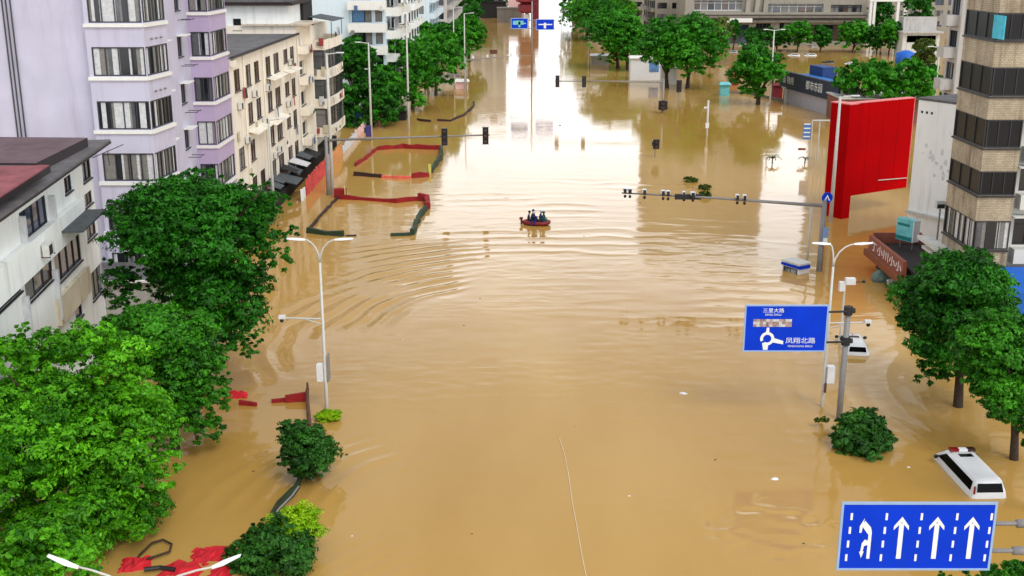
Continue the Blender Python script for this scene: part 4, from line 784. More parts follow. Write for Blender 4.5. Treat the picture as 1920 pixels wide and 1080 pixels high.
Q = PY(266, 1100, 31.2); t = double_lamp((Q.x, 31.2, 0), PY(266, 1140, 31.2).z, ((-1, 3.5), (1, 4.1)), 'white lamp whose two heads just reach into the bottom left of the photo', rise=1.6, r=.08, amax=1.1, k=.38); 
LP = [((697, 264), 80, 'tall white lamp before the dark tree below the pale blue block', -1), ((767, 248), 42, 'tall white lamp with a dark band, in front of the left kerb trees', 1), ((624, 365), 100, 'tall white lamp where the signal arm starts, right of the cream wing', 1),
      ((514, 396), 224, 'white lamp pole half hidden by the tall dark tree, before the shop row', 1), ((1557, 416), 181, 'white lamp pole crossing the red billboard', 1), ((1443, 199), 56, 'white T shaped lamp in front of the round lone tree', 0)]
def tall_lamp(b, zt, label, sgn, r=.1):
    t = thing('tall_lamp', label, 'street lamp', b, 0, TG); m = MB(); m.tube([(0, 0, -2), (0, 0, zt*.5), (0, 0, zt)], [r*1.5, r*1.2, r*.8], 8); m.build('pole', MC['pole_white'], t, True)
    m = MB()
    for s in ((-1, 1) if sgn == 0 else (sgn,)): m.tube([(0, 0, zt-.1), (s*1.1, 0, zt+.05)], .06, 6)
    m.build('arm', MC['pole_white'], t)
    for s in ((-1, 1) if sgn == 0 else (sgn,)): m = MB(); m.box((s*1.0, -.14, zt+.02), (s*1.75, .14, zt+.13)); m.build('luminaire', MC['white_box'], t)
    return t
for (px, top, lb, sg) in LP: b = G(*px); t = tall_lamp(b, up(b, top), lb, sg, .14 if px[0] in (624, 1557) else .11)
b = G(1748, 232); tall_lamp(b, up(b, 88), 'white T shaped lamp rising left of the balcony building', 0)
for px, top, lb in (((872, 172), 25, 'slim far lamp standing above the left kerb trees'), ((852, 160), 14, 'far lamp with a flat head at the left, near the photo top'), ((1103, 126), 40, 'far lamp half hidden in the first trees of the right kerb row'), ((1052, 95), 20, 'farthest lamp, right of the two far blue signs')): b = G(*px); tall_lamp(b, up(b, top), lb, 1)
b = G(767, 248); m = MB(); z = up(b, 190); 
for k in range(3): m.tube([(0, 0, z+k*.45), (0, 0, z+k*.45+.34)], .2, 10)
o = m.build('pole_band', MC['black_plastic']); o.location = b; tag(o, 'black banded cable box clamped round the tall white lamp on the left', 'cable box')
b = G(697, 264); m = MB(); z = up(b, 256); m.box((-.75, -.2, z), (-.0, .15, z+1.5)); m.mi = 1; m.box((-.95, -.22, z+.5), (-.76, .1, z+1.2)); o = m.build('cabinet', [mat('cab_blue', S(60, 50, 120), .5), MC['shop_navy']]); o.location = b; tag(o, 'small indigo cabinet fixed low on the tall white lamp by the blue bins', 'cabinet')
# ---- traffic signals
def head(parent, x, y, z, n=3, w=.62, h=1.75):
    m = MB(); m.box((x-w/2, y-.16, z-h/2), (x+w/2, y+.16, z+h/2))
    for k in range(n): zz = z+h/2-h*(k+.5)/n; m.tube([(x, y-.17, zz), (x, y-.34, zz-.02)], w*.33, 10)
    m.mi = 1
    m.box((x-w/2-.06, y-.165, z-h/2-.06), (x+w/2+.06, y-.13, z-h/2-.002)); m.box((x-w/2-.06, y-.165, z+h/2+.002), (x+w/2+.06, y-.13, z+h/2+.06)); o = m.build('signal_head', [MC['black_plastic'], MC['pole_grey']], parent)
    for k in range(n): m = MB(); m.tube([(x, y-.345, z+h/2-h*(k+.5)/n), (x, y-.36, z+h/2-h*(k+.5)/n)], w*.25, 10); m.build('lens', mat('lens_dark', S(60, 42, 38), .2), o)
    return o
def mast(base, armz, tip, heads, label, hz=0, r=.17):
    t = thing('signal_mast', label, 'traffic signal', base, 0, 'overhead traffic signal masts'); m = MB(); m.tube([(0, 0, -2), (0, 0, armz+.4)], [r*1.3, r], 10); m.build('pole', MC['pole_grey'], t, True)
    tv = Vector((tip[0]-base[0], tip[1]-base[1], armz)); m = MB(); m.tube([(0, 0, armz-.05), tuple(tv*.5+Vector((0, 0, armz*.5))), tuple(tv)], [r*.8, r*.6, r*.4], 8); m.build('arm', MC['pole_grey'], t, True)
    for f in heads: head(t, tv.x*f, tv.y*f-.3, armz-hz)
    return t
b = G(616, 366); z = up(b, 262); tip = G(918, 253, z); mast(b, z, tip, (.72, .975), 'signal mast with two dark heads on an arm over the left roadway')
b = G(1242, 212); z = up(b, 153); tip = G(1040, 152, z); t = mast(b, z, tip, (.73, .975), 'far signal mast with two heads on an arm before the white reflection')
head(t, 0, -.3, up(b, 197), 2, 1.4, 1.4)
b = G(1271, 205); t = thing('signal_post', 'single signal head on a post beside the right pair of trees', 'traffic signal', b); m = MB(); m.tube([(0, 0, -2), (0, 0, up(b, 172))], .07, 8); m.build('pole', MC['pole_grey'], t); head(t, 0, -.2, up(b, 161), 3, .8, 1.9)
b = G(1228, 296); t = thing('signal_post', 'short signal post standing alone in the flooded crossing', 'traffic signal', b); m = MB(); m.tube([(0, 0, -2), (0, 0, up(b, 281))], .06, 8); m.build('pole', MC['pole_grey'], t); head(t, .1, 0, up(b, 270), 2, .75, 1.15)
m = MB(); z = up(b, 270); m.box((-.42, -.12, z-.2), (-.3, .12, z+.3)); m.build('side_box', MC['black_plastic'], t)
b = G(874, 168); z = up(b, 112); tip = G(962, 105, z); t = mast(b, z, tip, (), 'far gantry with tiny cameras over the left far roadway', r=.12); tv = tip-b
for i, f in enumerate((.15, .45, .6, .95)): m = MB(); m.box((tv.x*f-.2, tv.y*f-.2, z+.12), (tv.x*f+.2, tv.y*f+.2, z+.6)); m.build('camera', MC['white_box'], t)
m = MB(); m.box((tv.x*.5, tv.y*.5, z+.7), (tv.x*.5+1.4, tv.y*.5+.1, z+1.5)); m.build('sign_plate', MC['rust'], t)
# ---- camera gantry, right
b = G(1536, 508); z = up(b, 386); tip = G(1166, 364, z); t = thing('camera_gantry', 'long thin arm with small cameras reaching out from a grey pole on the right', 'gantry', b)
m = MB(); m.tube([(0, 0, -2), (0, 0, z+.5)], [.26, .2], 12); m.build('pole', MC['pole_grey'], t, True); tv = tip-b; tv.z = 0
m = MB(); m.tube([(0, 0, z), tuple(tv*.5+Vector((0, 0, z+.12))), tuple(tv+Vector((0, 0, z+.1)))], [.14, .1, .06], 8); m.build('arm', MC['pole_grey'], t, True)
def camera(f, k=1):
    p = tv*f; m = MB(); m.tube([(p.x, p.y, z+.1), (p.x, p.y, z+.3)], .03, 6); m.box((p.x-.12*k, p.y-.28, z+.3), (p.x+.12*k, p.y+.2, z+.52)); m.mi = 1; m.box((p.x-.09*k, p.y-.3, z+.1), (p.x+.09*k, p.y-.282, z+.5)); m.ell((p.x+.02, p.y-.1, z-.14), (.12, .12, .14)); m.build('camera', [MC['white_box'], MC['black_plastic']], t)
for f, k in ((.985, 1.3), (.96, 1.5), (.885, 1.3), (.79, 1.3), (.765, 1.3), (.685, 1), (.64, 1.6), (.42, 1.2), (.385, 1.2)): camera(f, k)
m = MB(); p = tv*.66; m.box((p.x-1.1, p.y-.15, z-.1), (p.x+1.0, p.y+.1, z+.32)); m.build('flash_unit', MC['dark_grille'], t)
zz = up(b, 370); m = MB(); m.tube([(.15, -.1, zz), (.15, -.14, zz)], .42, 20); m.mi = 1; m.add([(.15, -.15, zz+.24), (-.08, -.15, zz-.22), (.03, -.15, zz-.22), (.15, -.15, zz+.06), (.27, -.15, zz-.22), (.38, -.15, zz-.22)], [(0, 1, 2, 3), (0, 3, 4, 5)]); m.build('round_sign', [MC['sign_blue'], MC['sign_white']], t)
zz = up(b, 455); m = MB(); m.box((-.05, -.5, zz), (.35, -.27, zz+1.3)); m.mi = 1; m.box((-.02, -.51, zz+.1), (.32, -.502, zz+.5)); m.build('control_box', [mat('pale_blue_box', S(120, 150, 200), .5), MC['sign_white']], t)
b = G(1514, 486); t = thing('white_post', 'plain white post rising from the sunken police booth to the gantry arm', 'post', b); m = MB(); m.tube([(0, 0, -2), (0, 0, up(b, 384))], .09, 8); m.build('pole', MC['pole_white'], t, True)
BT = thing('police_booth', 'sunken white and blue booth roof beside the grey gantry pole', 'booth', G(1503, 512), R(33))
m = MB(); m.box((-.85, 0, -1.8), (.6, 2.1, .8)); m.build('wall', MC['white_box'], BT); m = MB(); m.box((-.98, -.12, .803), (.73, 2.22, .92)); m.mi = 1; m.box((-.99, -.13, .5), (-.852, 2.2, .7)); m.box((-.8, -.135, .45), (.55, -.003, .7)); m.build('roof', [MC['ac_white'], MC['sign_blue']], BT)
BT.location = G(1509, 513); BT.scale = (.82, .82, .95)
window(BT, (-.85, 2.1, 0), (0, -1), .2, 1.9, -.4, .4, 2, -.02, 'blue', False)
# ---- roundabout direction sign
b = G(1573, 786); t = thing('direction_sign', 'blue roundabout direction sign with white lettering on a grey post', 'road sign', b)
zt = up(b, 576); m = MB(); m.tube([(0, 0, -2), (0, 0, zt)], [.17, .15], 12); m.build('pole', MC['pole_grey'], t, True)
Ys = b.y-.35; L0, L1 = PY(1398, 572, Ys), PY(1554, 573, Ys); zl = PY(1470, 659, Ys).z; x0, x1, z1, z0 = L0.x-b.x, L1.x-b.x, L0.z, zl
def panel(t, x0, x1, z0, z1, y, bw=.06):
    m = MB(); m.box((x0, y, z0), (x1, y+.05, z1)); p = m.build('panel', MC['sign_blue'], t)
    m = MB(); m.box((x0-.02, y-.012, z0-.02), (x0+bw, y+.055, z1+.02)); m.box((x1-bw, y-.012, z0-.02), (x1+.02, y+.055, z1+.02)); m.box((x0+bw+.001, y-.012, z0-.02), (x1-bw-.001, y+.055, z0+bw)); m.box((x0+bw+.001, y-.012, z1-bw), (x1-bw-.001, y+.055, z1+.02)); m.build('border', MC['rim'], p)
    return p
mat('rim', S(150, 178, 214), .4, .05); mat('mosaic', S(150, 128, 124), .6, .5, 9)
pn = panel(t, x0, x1, z0, z1, -.35); W_, H_ = x1-x0, z1-z0
sx = lambda f: x0+W_*f; szz = lambda f: z1-H_*f; y = -.362
text('凤翔北路', H_*.135, MC['sign_white'], t, (sx(.69), y, szz(.77)), ext=.004, sx=1.15); text('FENGXIANG BEILU', H_*.06, MC['sign_white'], t, (sx(.69), y, szz(.885)), ext=.004)
text('三里大路', H_*.1, MC['sign_white'], t, (sx(.34), y, szz(.12)), ext=.004, sx=1.1); text('SANLI DALU', H_*.06, MC['sign_white'], t, (sx(.34), y, szz(.205)), ext=.004)
m = MB(); r_ = random.Random(4); n = 12
for i in range(n):
    for j in range(3):
        m.mi = r_.choice([0, 1, 2]); xa = .105+(.57-.105)*i/n; xb = .105+(.57-.105)*(i+1)/n; m.box((sx(xa), y+.004, szz(.3+.055*(j+1))), (sx(xb)-.001, y+.009, szz(.3+.055*j)-.001))
m.build('brown_strip', [MC['mosaic'], MC['curtain_light'], mat('mos2', S(176, 150, 150), .6)], t)
m = MB(); cx, cz, ro, ri = sx(.285), szz(.72), H_*.145, H_*.085; n = 28
pts = [(math.cos(R(a)), math.sin(R(a))) for a in np.linspace(-125, 205, n)]
for i in range(n-1): (a, b2), (c, d) = pts[i], pts[i+1]; m.quad((cx+a*ri, y, cz+b2*ri), (cx+a*ro, y, cz+b2*ro), (cx+c*ro, y, cz+d*ro), (cx+c*ri, y, cz+d*ri))
m.quad((cx-.035*H_, y-.001, cz+ro*.9), (cx+.035*H_, y-.001, cz+ro*.9), (cx+.03*H_, y-.001, cz+H_*.24), (cx-.02*H_, y-.001, cz+H_*.24))
m.quad((cx-.07*H_, y-.001, z0+.09), (cx+.02*H_, y-.001, z0+.09), (cx+.035*H_, y-.001, cz-ri), (cx-.1*H_, y-.001, cz-ri*1.1))
m.quad((cx+ro*.75, y-.001, cz-ro*.55), (cx+ro*.95, y-.001, cz+ro*.1), (cx+ro*2.3, y-.001, cz-ro*.35), (cx+ro*2.3, y-.001, cz-ro*.85)); m.build('route_symbol', MC['sign_white'], t)
for py in (586, 643):
    zz = PY(1560, py, Ys).z; m = MB(); m.tube([(x1-.02, -.26, zz), (0, -.15, zz)], .06, 8); m.tube([(0, 0, zz-.22), (0, 0, zz+.22)], .24, 12); m.tube([(-.1, 0, zz), (.35, 0, zz)], .14, 8); m.build('bracket', MC['dark_grille'], t)
# ---- lane sign
Yl = 33.; a, c, d = PY(1580, 943, Yl), PY(1870, 946, Yl), PY(1573, 1068, Yl); t = thing('lane_sign', 'blue lane sign with three straight arrows and one turning arrow, lower right', 'road sign', (a.x, Yl, 0))
x1 = c.x-a.x; z1, z0 = a.z, d.z; pn = panel(t, 0, x1, z0, z1, 0, .055); W_, H_ = x1, z1-z0; sx = lambda f: W_*f; szz = lambda f: z1-H_*f; y = -.014
for f in (.058, .285, .512, .742, .965):
    for k in range(4): m = MB(); zc = szz(.20+.205*k); sl = .004*(2-k); m.box((sx(f+sl)-.036, y, zc-.12), (sx(f+sl)+.036, y+.012, zc+.12)); m.build('lane_dash', MC['sign_white'], pn)
for f in (.395, .625, .853):
    m = MB(); c0 = sx(f); m.box((c0-.075, y, szz(.83)), (c0+.075, y+.012, szz(.3))); m.add([(c0-.24, y-.001, szz(.4)), (c0-.24, y-.001, szz(.34)), (c0, y-.001, szz(.2)), (c0+.24, y-.001, szz(.34)), (c0+.24, y-.001, szz(.4)), (c0, y-.001, szz(.28))], [(0, 1, 2, 5), (5, 2, 3, 4)]); m.build('arrow', MC['sign_white'], pn)
m = MB(); c0 = sx(.165); m.box((c0+.1, y, szz(.83)), (c0+.2, y+.012, szz(.43))); m.add([(c0+.2, y-.001, szz(.43)), (c0+.16, y-.001, szz(.36)), (c0-.04, y-.001, szz(.26)), (c0-.13, y-.001, szz(.34)), (c0+.06, y-.001, szz(.45)), (c0+.1, y-.001, szz(.47))], [(0, 1, 2, 3, 4, 5)])
m.add([(c0-.2, y-.002, szz(.34)), (c0-.06, y-.002, szz(.22)), (c0-.13, y-.002, szz(.44)), (c0-.2, y-.002, szz(.44))], [(0, 1, 2, 3)])
m.add([(c0+.1, y-.002, szz(.56)), (c0+.1, y-.002, szz(.62)), (c0-.01, y-.002, szz(.64)), (c0-.04, y-.002, szz(.72)), (c0-.11, y-.002, szz(.72)), (c0-.09, y-.002, szz(.6)), (c0, y-.002, szz(.54))], [(0, 1, 2, 3, 4, 5, 6)]); m.add([(c0-.15, y-.002, szz(.72)), (c0, y-.002, szz(.72)), (c0-.075, y-.002, szz(.82))], [(0, 1, 2)]); m.build('turn_arrow', MC['sign_white'], pn)
for py in (985, 1036): zz = PY(1880, py, Yl).z; m = MB(); m.tube([(x1-.6, .12, zz), (x1+2.4, .12, zz)], .075, 10); m.tube([(x1+.75, .12, zz), (x1+1.3, .12, zz)], .14, 12); m.build('arm', MC['pole_grey'], t, True)
m = MB(); m.tube([(x1+2.4, .12, -2), (x1+2.4, .12, z1+.4)], .2, 12); m.build('pole', MC['pole_grey'], t, True)
# ---- far blue signs on the central mast
b = G(997, 143); t = thing('sign_mast', 'thin central mast at the far street end carrying two blue boards', 'road sign', b); ztt = up(b, 2); m = MB(); m.tube([(0, 0, -2), (0, 0, ztt)], .15, 8); m.build('pole', MC['pole_grey'], t, True)
for px0, px1, py0, py1, r_s in ((958, 990, 34, 54, 1), (1005, 1039, 36, 56, 2)):
    A, Bq = PY(px0, py0, b.y-.3), PY(px1, py1, b.y-.3); x0, x1, z1, z0 = A.x-b.x, Bq.x-b.x, A.z, Bq.z; p = panel(t, x0, x1, z0, z1, -.3, .1); m = MB()
    m.box((x0+.5, -.32, (z0+z1)/2-.1), (x1-.4, -.308, (z0+z1)/2+.12)); m.box(((x0+x1)/2-.25, -.325, z0+.3), ((x0+x1)/2+.2, -.321, z1-.7))
    if r_s == 1: m.box((x0+.4, -.325, z1-1.3), (x1-.9, -.321, z1-.5))
    m.build('route_symbol', MC['sign_white'] if r_s == 2 else MC['teal_panel'], p)
m = MB(); zz = up(b, 53); m.tube([(-4.6, -.1, zz), (4.8, -.1, zz)], .09, 6); m.tube([(-4.6, -.1, zz+1.6), (4.8, -.1, zz+1.6)], .09, 6); m.tube([(-2.9, 0, up(b, 105)), (0, 0, up(b, 105))], .08, 6); m.build('arm', MC['pole_grey'], t)
# ---- camera post behind the roundabout sign, white reflecting post and small signs in the crossing
b = G(1575, 640); t = thing('camera_post', 'post with two white camera housings above the roundabout sign', 'camera', b); z = up(b, 545); m = MB(); m.tube([(0, 0, -2), (0, 0, z+.5)], .08, 8); m.build('pole', MC['pole_white'], t)
m = MB(); m.box((-.35, -.2, z), (0, .15, z+.6)); m.build('camera', MC['white_box'], t); m = MB(); m.box((.02, -.25, z+.45), (.62, .15, z+.85)); m.build('camera', MC['white_box'], t); m = MB(); m.tube([(.6, 0, z+.55), (1.1, 0, z+.6)], .03, 6); m.ell((1.2, 0, z+.6), (.12, .1, .1)); m.build('sensor', MC['dark_grille'], t)
b = G(1325, 258); t = thing('white_post', 'short thick white post with a small box, standing in open water', 'post', b); m = MB(); m.tube([(0, 0, -2), (0, 0, up(b, 188))], .13, 10); m.build('pole', MC['pole_white'], t, True); m = MB(); z = up(b, 240); m.box((-.25, -.25, z), (.2, .1, z+.7)); m.box((-.55, -.1, up(b, 203)), (-.12, .05, up(b, 203)+.2)); m.build('box', MC['white_box'], t)
b = G(1510, 290); t = thing('shelter_frame', 'white frame with a blue striped board left of the red billboard', 'bus stop', G(1518, 300)); zt = up(b, 218)
m = MB()
for x in (0, .9, 2.2): m.tube([(x, 0, -2), (x, 0, zt)], .09, 6)
m.tube([(0, 0, zt), (2.4, 0, zt)], .12, 6); m.build('frame', MC['pole_white'], t); m = MB(); z0, z1 = up(b, 252), up(b, 223); m.box((-1.05, -.1, z0), (-.15, .05, z1)); m.mi = 1
for k in range(4): m.box((-1.0, -.115, z0+.25+k*.5), (-.2, -.103, z0+.42+k*.5))
m.build('board', [mat('board_blue', S(70, 120, 190), .5), MC['sign_white']], t); m = MB(); m.box((-1.5, -.1, up(b, 272)), (-.6, 0, up(b, 268))); m.build('red_plate', MC['brick_wall'], t)
# ---- sunk palms / planters
def palm(px, py, label, n=11, l=1.25):
    b = G(px, py); t = thing('sunken_palm', label, 'palm', b, 0, 'palm tops just above the water'); m = MB(); m.tube([(0, 0, -2), (0, 0, .5)], .07, 6); m.build('trunk', MC['bark'], t)
    m = MB(); r_ = random.Random(px)
    for i in range(n):
        a = 6.283*i/n+r_.random()*.4; ca, sa = math.cos(a), math.sin(a); L_ = l*r_.uniform(.8, 1.25); prev = None
        for j in range(5): f = (j+1)/5; x = L_*f; zz = .5+.35*math.sin(f*2.6)*L_-.2*f; w_ = .13*(1-f*.7); cur = ((ca*x-sa*w_, sa*x+ca*w_, zz), (ca*x+sa*w_, sa*x-ca*w_, zz)); prev = prev or ((0, 0, .5), (0, 0, .52)); m.quad(prev[0], prev[1], cur[1], cur[0]); prev = cur
    m.build('fronds', MC['frond'], t)
mat('frond', S(52, 66, 26), .7, .3, 3); mat('frond_red', S(90, 70, 30), .7, .3, 3)
palm(1448, 306, 'palm top poking out of the ochre water left of the bus stop'); palm(1509, 306, 'palm top mirrored in bright water left of the billboard', 9, 1.0)
for px, py, w_, lb in ((1295, 338, 28, 'farthest floating hedge tuft right of the short signal post'), (1320, 352, 32, 'middle floating hedge tuft above the gantry arm'), (1322, 366, 32, 'nearest floating hedge tuft touching the gantry arm line')):
    tree('hedge_tuft', lb, 'hedge', tuple(G(px, py+3))[:2], [E(px, py, G(px, py+3).y, w_/2, 7, w_/2.2)], 20, 1800, .2, LO, px, 'hedge tufts awash in the crossing', clump=.6, trunk=False)
# ---- temporary barriers: red and dark green hoarding strips drifting on the water
mat('strip_red', S(140, 14, 16), .8, .25, 2, streak=.5, dirt=S(70, 18, 18)); mat('strip_green', S(34, 56, 34), .7, .3, 2); mat('strip_dark', S(50, 30, 26), .7, .3, 2); mat('strip_pink', S(214, 96, 80), .7, .25, 2)
def strip(t, pts, mname, h=.5, th=.22, nm='strip', jit=.12, step=1.0):
    m = MB(); r_ = random.Random(len(pts)*7+int(pts[0][0])); P = [G(*p) for p in pts]; pl = [P[0]]
    for a, c in zip(P, P[1:]):
        n = max(1, int((c-a).length/step)); pl += [a.lerp(c, (i+1)/n)+Vector((r_.uniform(-jit, jit), r_.uniform(-jit, jit), 0)) for i in range(n)]
    b = t.location; hs = [h*r_.uniform(.7, 1.2) for _ in pl]; vs = []; fs = []
    for i, p in enumerate(pl):
        d = (pl[min(i+1, len(pl)-1)]-pl[max(i-1, 0)]).normalized(); n_ = Vector((-d.y, d.x, 0))*th; q = p-b
        vs += [tuple(q+n_+Vector((0, 0, -.3))), tuple(q-n_+Vector((0, 0, -.3))), tuple(q-n_*.7+Vector((0, 0, hs[i]))), tuple(q+n_*.7+Vector((0, 0, hs[i])))]
    for i in range(len(pl)-1):
        for k in range(4): fs.append((4*i+k, 4*i+(k+1) % 4, 4*i+4+(k+1) % 4, 4*i+4+k))
    fs += [(0, 3, 2, 1), tuple(4*(len(pl)-1)+k for k in range(4))]; m.add(vs, fs); return m.build(nm, MC[mname], t)
t = thing('hoarding_ring', 'farther rectangle of red and dark hoarding strips in the left roadway', 'barrier', G(745, 305), 0, 'rectangles of drifting hoarding on the left')
strip(t, [(666, 312), (690, 296), (708, 281)], 'strip_red', .45, .12); strip(t, [(708, 281), (755, 278), (827, 281)], 'strip_red', .55); strip(t, [(828, 283), (826, 300), (806, 326)], 'strip_green', .7, .2); strip(t, [(804, 331), (772, 334)], 'strip_red', .55); strip(t, [(770, 335), (738, 335)], 'strip_pink', .4); strip(t, [(736, 334), (717, 333)], 'strip_pink', .3); strip(t, [(716, 333), (664, 329)], 'strip_dark', .45)
m = MB(); q = G(806, 326)-t.location; m.box((q.x-.15, q.y-.15, -1), (q.x+.15, q.y+.15, 1.1)); m.build('marker_post', mat('post_yellow', S(205, 200, 110), .6), t)
t = thing('hoarding_ring', 'nearer rectangle of red and green hoarding strips, left of the boat', 'barrier', G(690, 410), 0, 'rectangles of drifting hoarding on the left')
strip(t, [(577, 434), (598, 410), (632, 372)], 'strip_dark', .3, .1); strip(t, [(632, 373), (700, 377), (742, 380), (785, 376)], 'strip_red', .4, .18); strip(t, [(785, 376), (800, 377), (801, 392)], 'strip_red', .7, .3); strip(t, [(799, 394), (785, 412), (774, 440)], 'strip_green', .5, .25); strip(t, [(772, 441), (731, 442)], 'strip_green', .3); strip(t, [(577, 436), (610, 440), (643, 443)], 'strip_green', .45, .25); strip(t, [(648, 443), (668, 442)], 'strip_dark', .12, .1)
m = MB(); q = G(640, 370)-t.location; m.box((q.x-.7, q.y-.4, -1), (q.x+.5, q.y+.5, .9)); m.build('red_box', MC['strip_red'], t); m = MB(); q = G(647, 372)-t.location; m.tube([(q.x, q.y, -1), (q.x, q.y, 1.3)], .06, 6); m.build('marker_post', MC['post_yellow'], t)
t = thing('hoarding_arc', 'long dark hoarding arc near the left kerb trees', 'barrier', G(830, 228)); strip(t, [(820, 227), (845, 228), (868, 218), (884, 205), (889, 192)], 'strip_dark', .3, .15, step=1.8); strip(t, [(783, 224), (788, 227), (806, 229)], 'strip_dark', .3, .15)
t = thing('hoarding_line', 'broken dark red hoarding line leading to a bent pipe, left of the lime bush', 'barrier', G(520, 755)); strip(t, [(449, 759), (484, 761)], 'strip_red', .25, .12); strip(t, [(509, 755), (535, 753)], 'strip_red', .22, .12); strip(t, [(535, 754), (577, 750)], 'strip_red', .5, .15)
m = MB(); P = [G(578, 752)-t.location, G(581, 800)-t.location]; m.tube([tuple(P[0]+Vector((0, 0, .75))), tuple(P[0]+Vector((0, -.3, .6))), tuple(P[1]+Vector((0, 0, .1)))], .1, 8); m.tube([tuple(P[0]+Vector((0, 0, -1))), tuple(P[0]+Vector((0, 0, 1.1)))], .06, 6); m.build('pipe', MC['rust'], t)
t = thing('green_fence', 'curved dark green fence strip between the shrubs at the lower left', 'fence', G(530, 950)); strip(t, [(566, 896), (560, 915), (546, 934), (522, 958), (508, 985), (503, 1010)], 'strip_green', .55, .06, jit=.03, step=.5)
m = MB(); P = [G(*p, .62)-t.location for p in ((560, 912), (546, 931), (522, 955), (508, 982), (503, 1005))]; m.tube([tuple(p) for p in P], .045, 6); m.build('rail', MC['pole_grey'], t)
# red tents
def tent(px, py, w_, d_, h_, rot, label, mname='strip_red'):
    t = thing('red_tent', label, 'tent', G(px, py), R(rot), 'sunken red tents on the left'); m = MB(); r_ = random.Random(px); n = 5; vs = []; fs = []
    n = 9
    for j in range(n):
        for i in range(n): u_, v_ = i/(n-1)-.5, j/(n-1)-.5; vs.append((u_*w_+r_.uniform(-.04, .04), v_*d_+r_.uniform(-.04, .04), -.05+h_*(1-2*max(abs(u_), abs(v_)))**.7+r_.uniform(-.09, .1)))
    k = len(vs); vs += [(x, y, z-.25) for x, y, z in vs]
    for j in range(n-1):
        for i in range(n-1): a = j*n+i; fs += [(a, a+1, a+n+1, a+n), (k+a, k+a+n, k+a+n+1, k+a+1)]
    for i in range(n-1): fs += [(i, k+i, k+i+1, i+1), (n*n-1-i, k+n*n-1-i, k+n*n-2-i, n*n-2-i), (i*n, (i+1)*n, k+(i+1)*n, k+i*n), (i*n+n-1, k+i*n+n-1, k+(i+1)*n+n-1, (i+1)*n+n-1)]
    m.add(vs, fs); m.build('canopy', MC['tent_red'], t)
    m = MB()
    for sx_ in (-.46, .46):
        for sy in (-.46, .46): m.tube([(sx_*w_, sy*d_, -2), (sx_*w_, sy*d_, .1)], .03, 5)
    m.build('legs', MC['pole_grey'], t) if False else None
    for sx_ in (-.46, .46):
        for sy in (-.46, .46): m = MB(); m.tube([(sx_*w_, sy*d_, -2), (sx_*w_, sy*d_, .0)], .03, 5); m.build('leg', MC['pole_grey'], t)
mat('tent_red', S(190, 8, 30), .75, .2, 2.5)
tent(255, 1060, 1.3, 1.1, .35, 12, 'small round red tent top, leftmost at the bottom edge'); tent(345, 1068, 1.8, 1.3, .3, -8, 'crumpled red tent behind the lamp arm, middle of the bottom three'); tent(395, 1040, 1.6, 1.3, .35, 10, 'red tent top right behind the white luminaire tip'); tent(415, 1078, 1.1, 1.3, .3, 0, 'red tent below the white luminaire at the bottom edge'); tent(440, 742, 1.5, 1.0, .35, 8, 'lone red and pink tent top under the mid green tree')
t = thing('bent_pipe', 'dark bent pipes tangled beside the small round red tent', 'pipe', G(290, 1030)); m = MB()
P = [G(*p, .15)-t.location for p in ((246, 1062), (262, 1040), (285, 1018), (305, 1012), (322, 1020), (318, 1034), (295, 1042), (275, 1048))]; m.tube([tuple(p) for p in P], .05, 6); m.build('loop', MC['bark'], t)
m = MB(); P = [G(*p, .2)-t.location for p in ((270, 1068), (300, 1064), (328, 1068))]; m.tube([tuple(p) for p in P], .09, 6); m.build('bar', MC['black_plastic'], t)
# ---- low shop with brown signboard before the white gable
SB = thing('brown_sign_shop', 'sunken low shop with a long brown board of white characters, below the white gable', 'shop', (28.3, 87.2, 0), R(-90))
a, c = PX(1632, 455, 28.3), PX(1696, 500, 28.3); L_ = a.y-c.y; SB.location = (28.3, a.y, 0); zt, zb_ = PX(1632, 440, 28.3).z, PX(1632, 473, 28.3).z
m = MB(); m.box((0, .6, -2), (L_+6, 5.5, zb_+.5)); m.build('wall', MC['shop_dark'], SB); m = MB(); m.box((-.2, .5, zb_+.504), (L_+6, 5.6, zb_+.7)); m.build('roof', MC['fascia_dark'], SB)
m = MB(); m.box((-.1, -.1, zb_), (L_, .18, zt)); m.build('signboard', MC['brown_sign'], SB); m = MB(); m.box((-.1, -.45, zb_-.25), (L_, -.102, zb_+.25)); m.build('lower_board', mat('brown_low', S(140, 74, 40), .7, .2, 2), SB)
m = MB(); m.box((-.12, .182, zt-1.2), (.05, 4, zt+.2)); m.box((.05, 3.8, zt-1.2), (4, 3.9, zt+.2)); m.build('side_board', MC['brown_sign'], SB)
text('丁小川小小', (zt-zb_)*.62, MC['sign_white'], SB, (L_*.52, -.115, (zt+zb_)/2), ext=.01, sx=L_/((zt-zb_)*.62*5.6))
TL = thing('teal_box_sign', 'teal and white box sign standing on the low brown sign shop roof', 'sign', Vector((28.3, a.y, 0))+Vector((1.9, -2.0, zb_+.7)), R(-60))
m = MB(); m.box((-.8, 0, .7), (.8, .7, 2.4)); m.mi = 1; m.box((-.8, -.01, .75), (.8, -.001, 1.05)); m.box((-.7, -.01, 1.85), (.5, -.001, 2.05)); m.mi = 2; m.box((.802, .0, .7), (.9, .7, 2.4)); m.build('box', [MC['teal_panel'], mat('teal_dark', S(20, 120, 120), .5), MC['white_box']], TL)
for x in (-.6, .6): m = MB(); m.tube([(x, .35, 0), (x, .35, .7)], .05, 6); m.build('leg', MC['pole_grey'], TL)
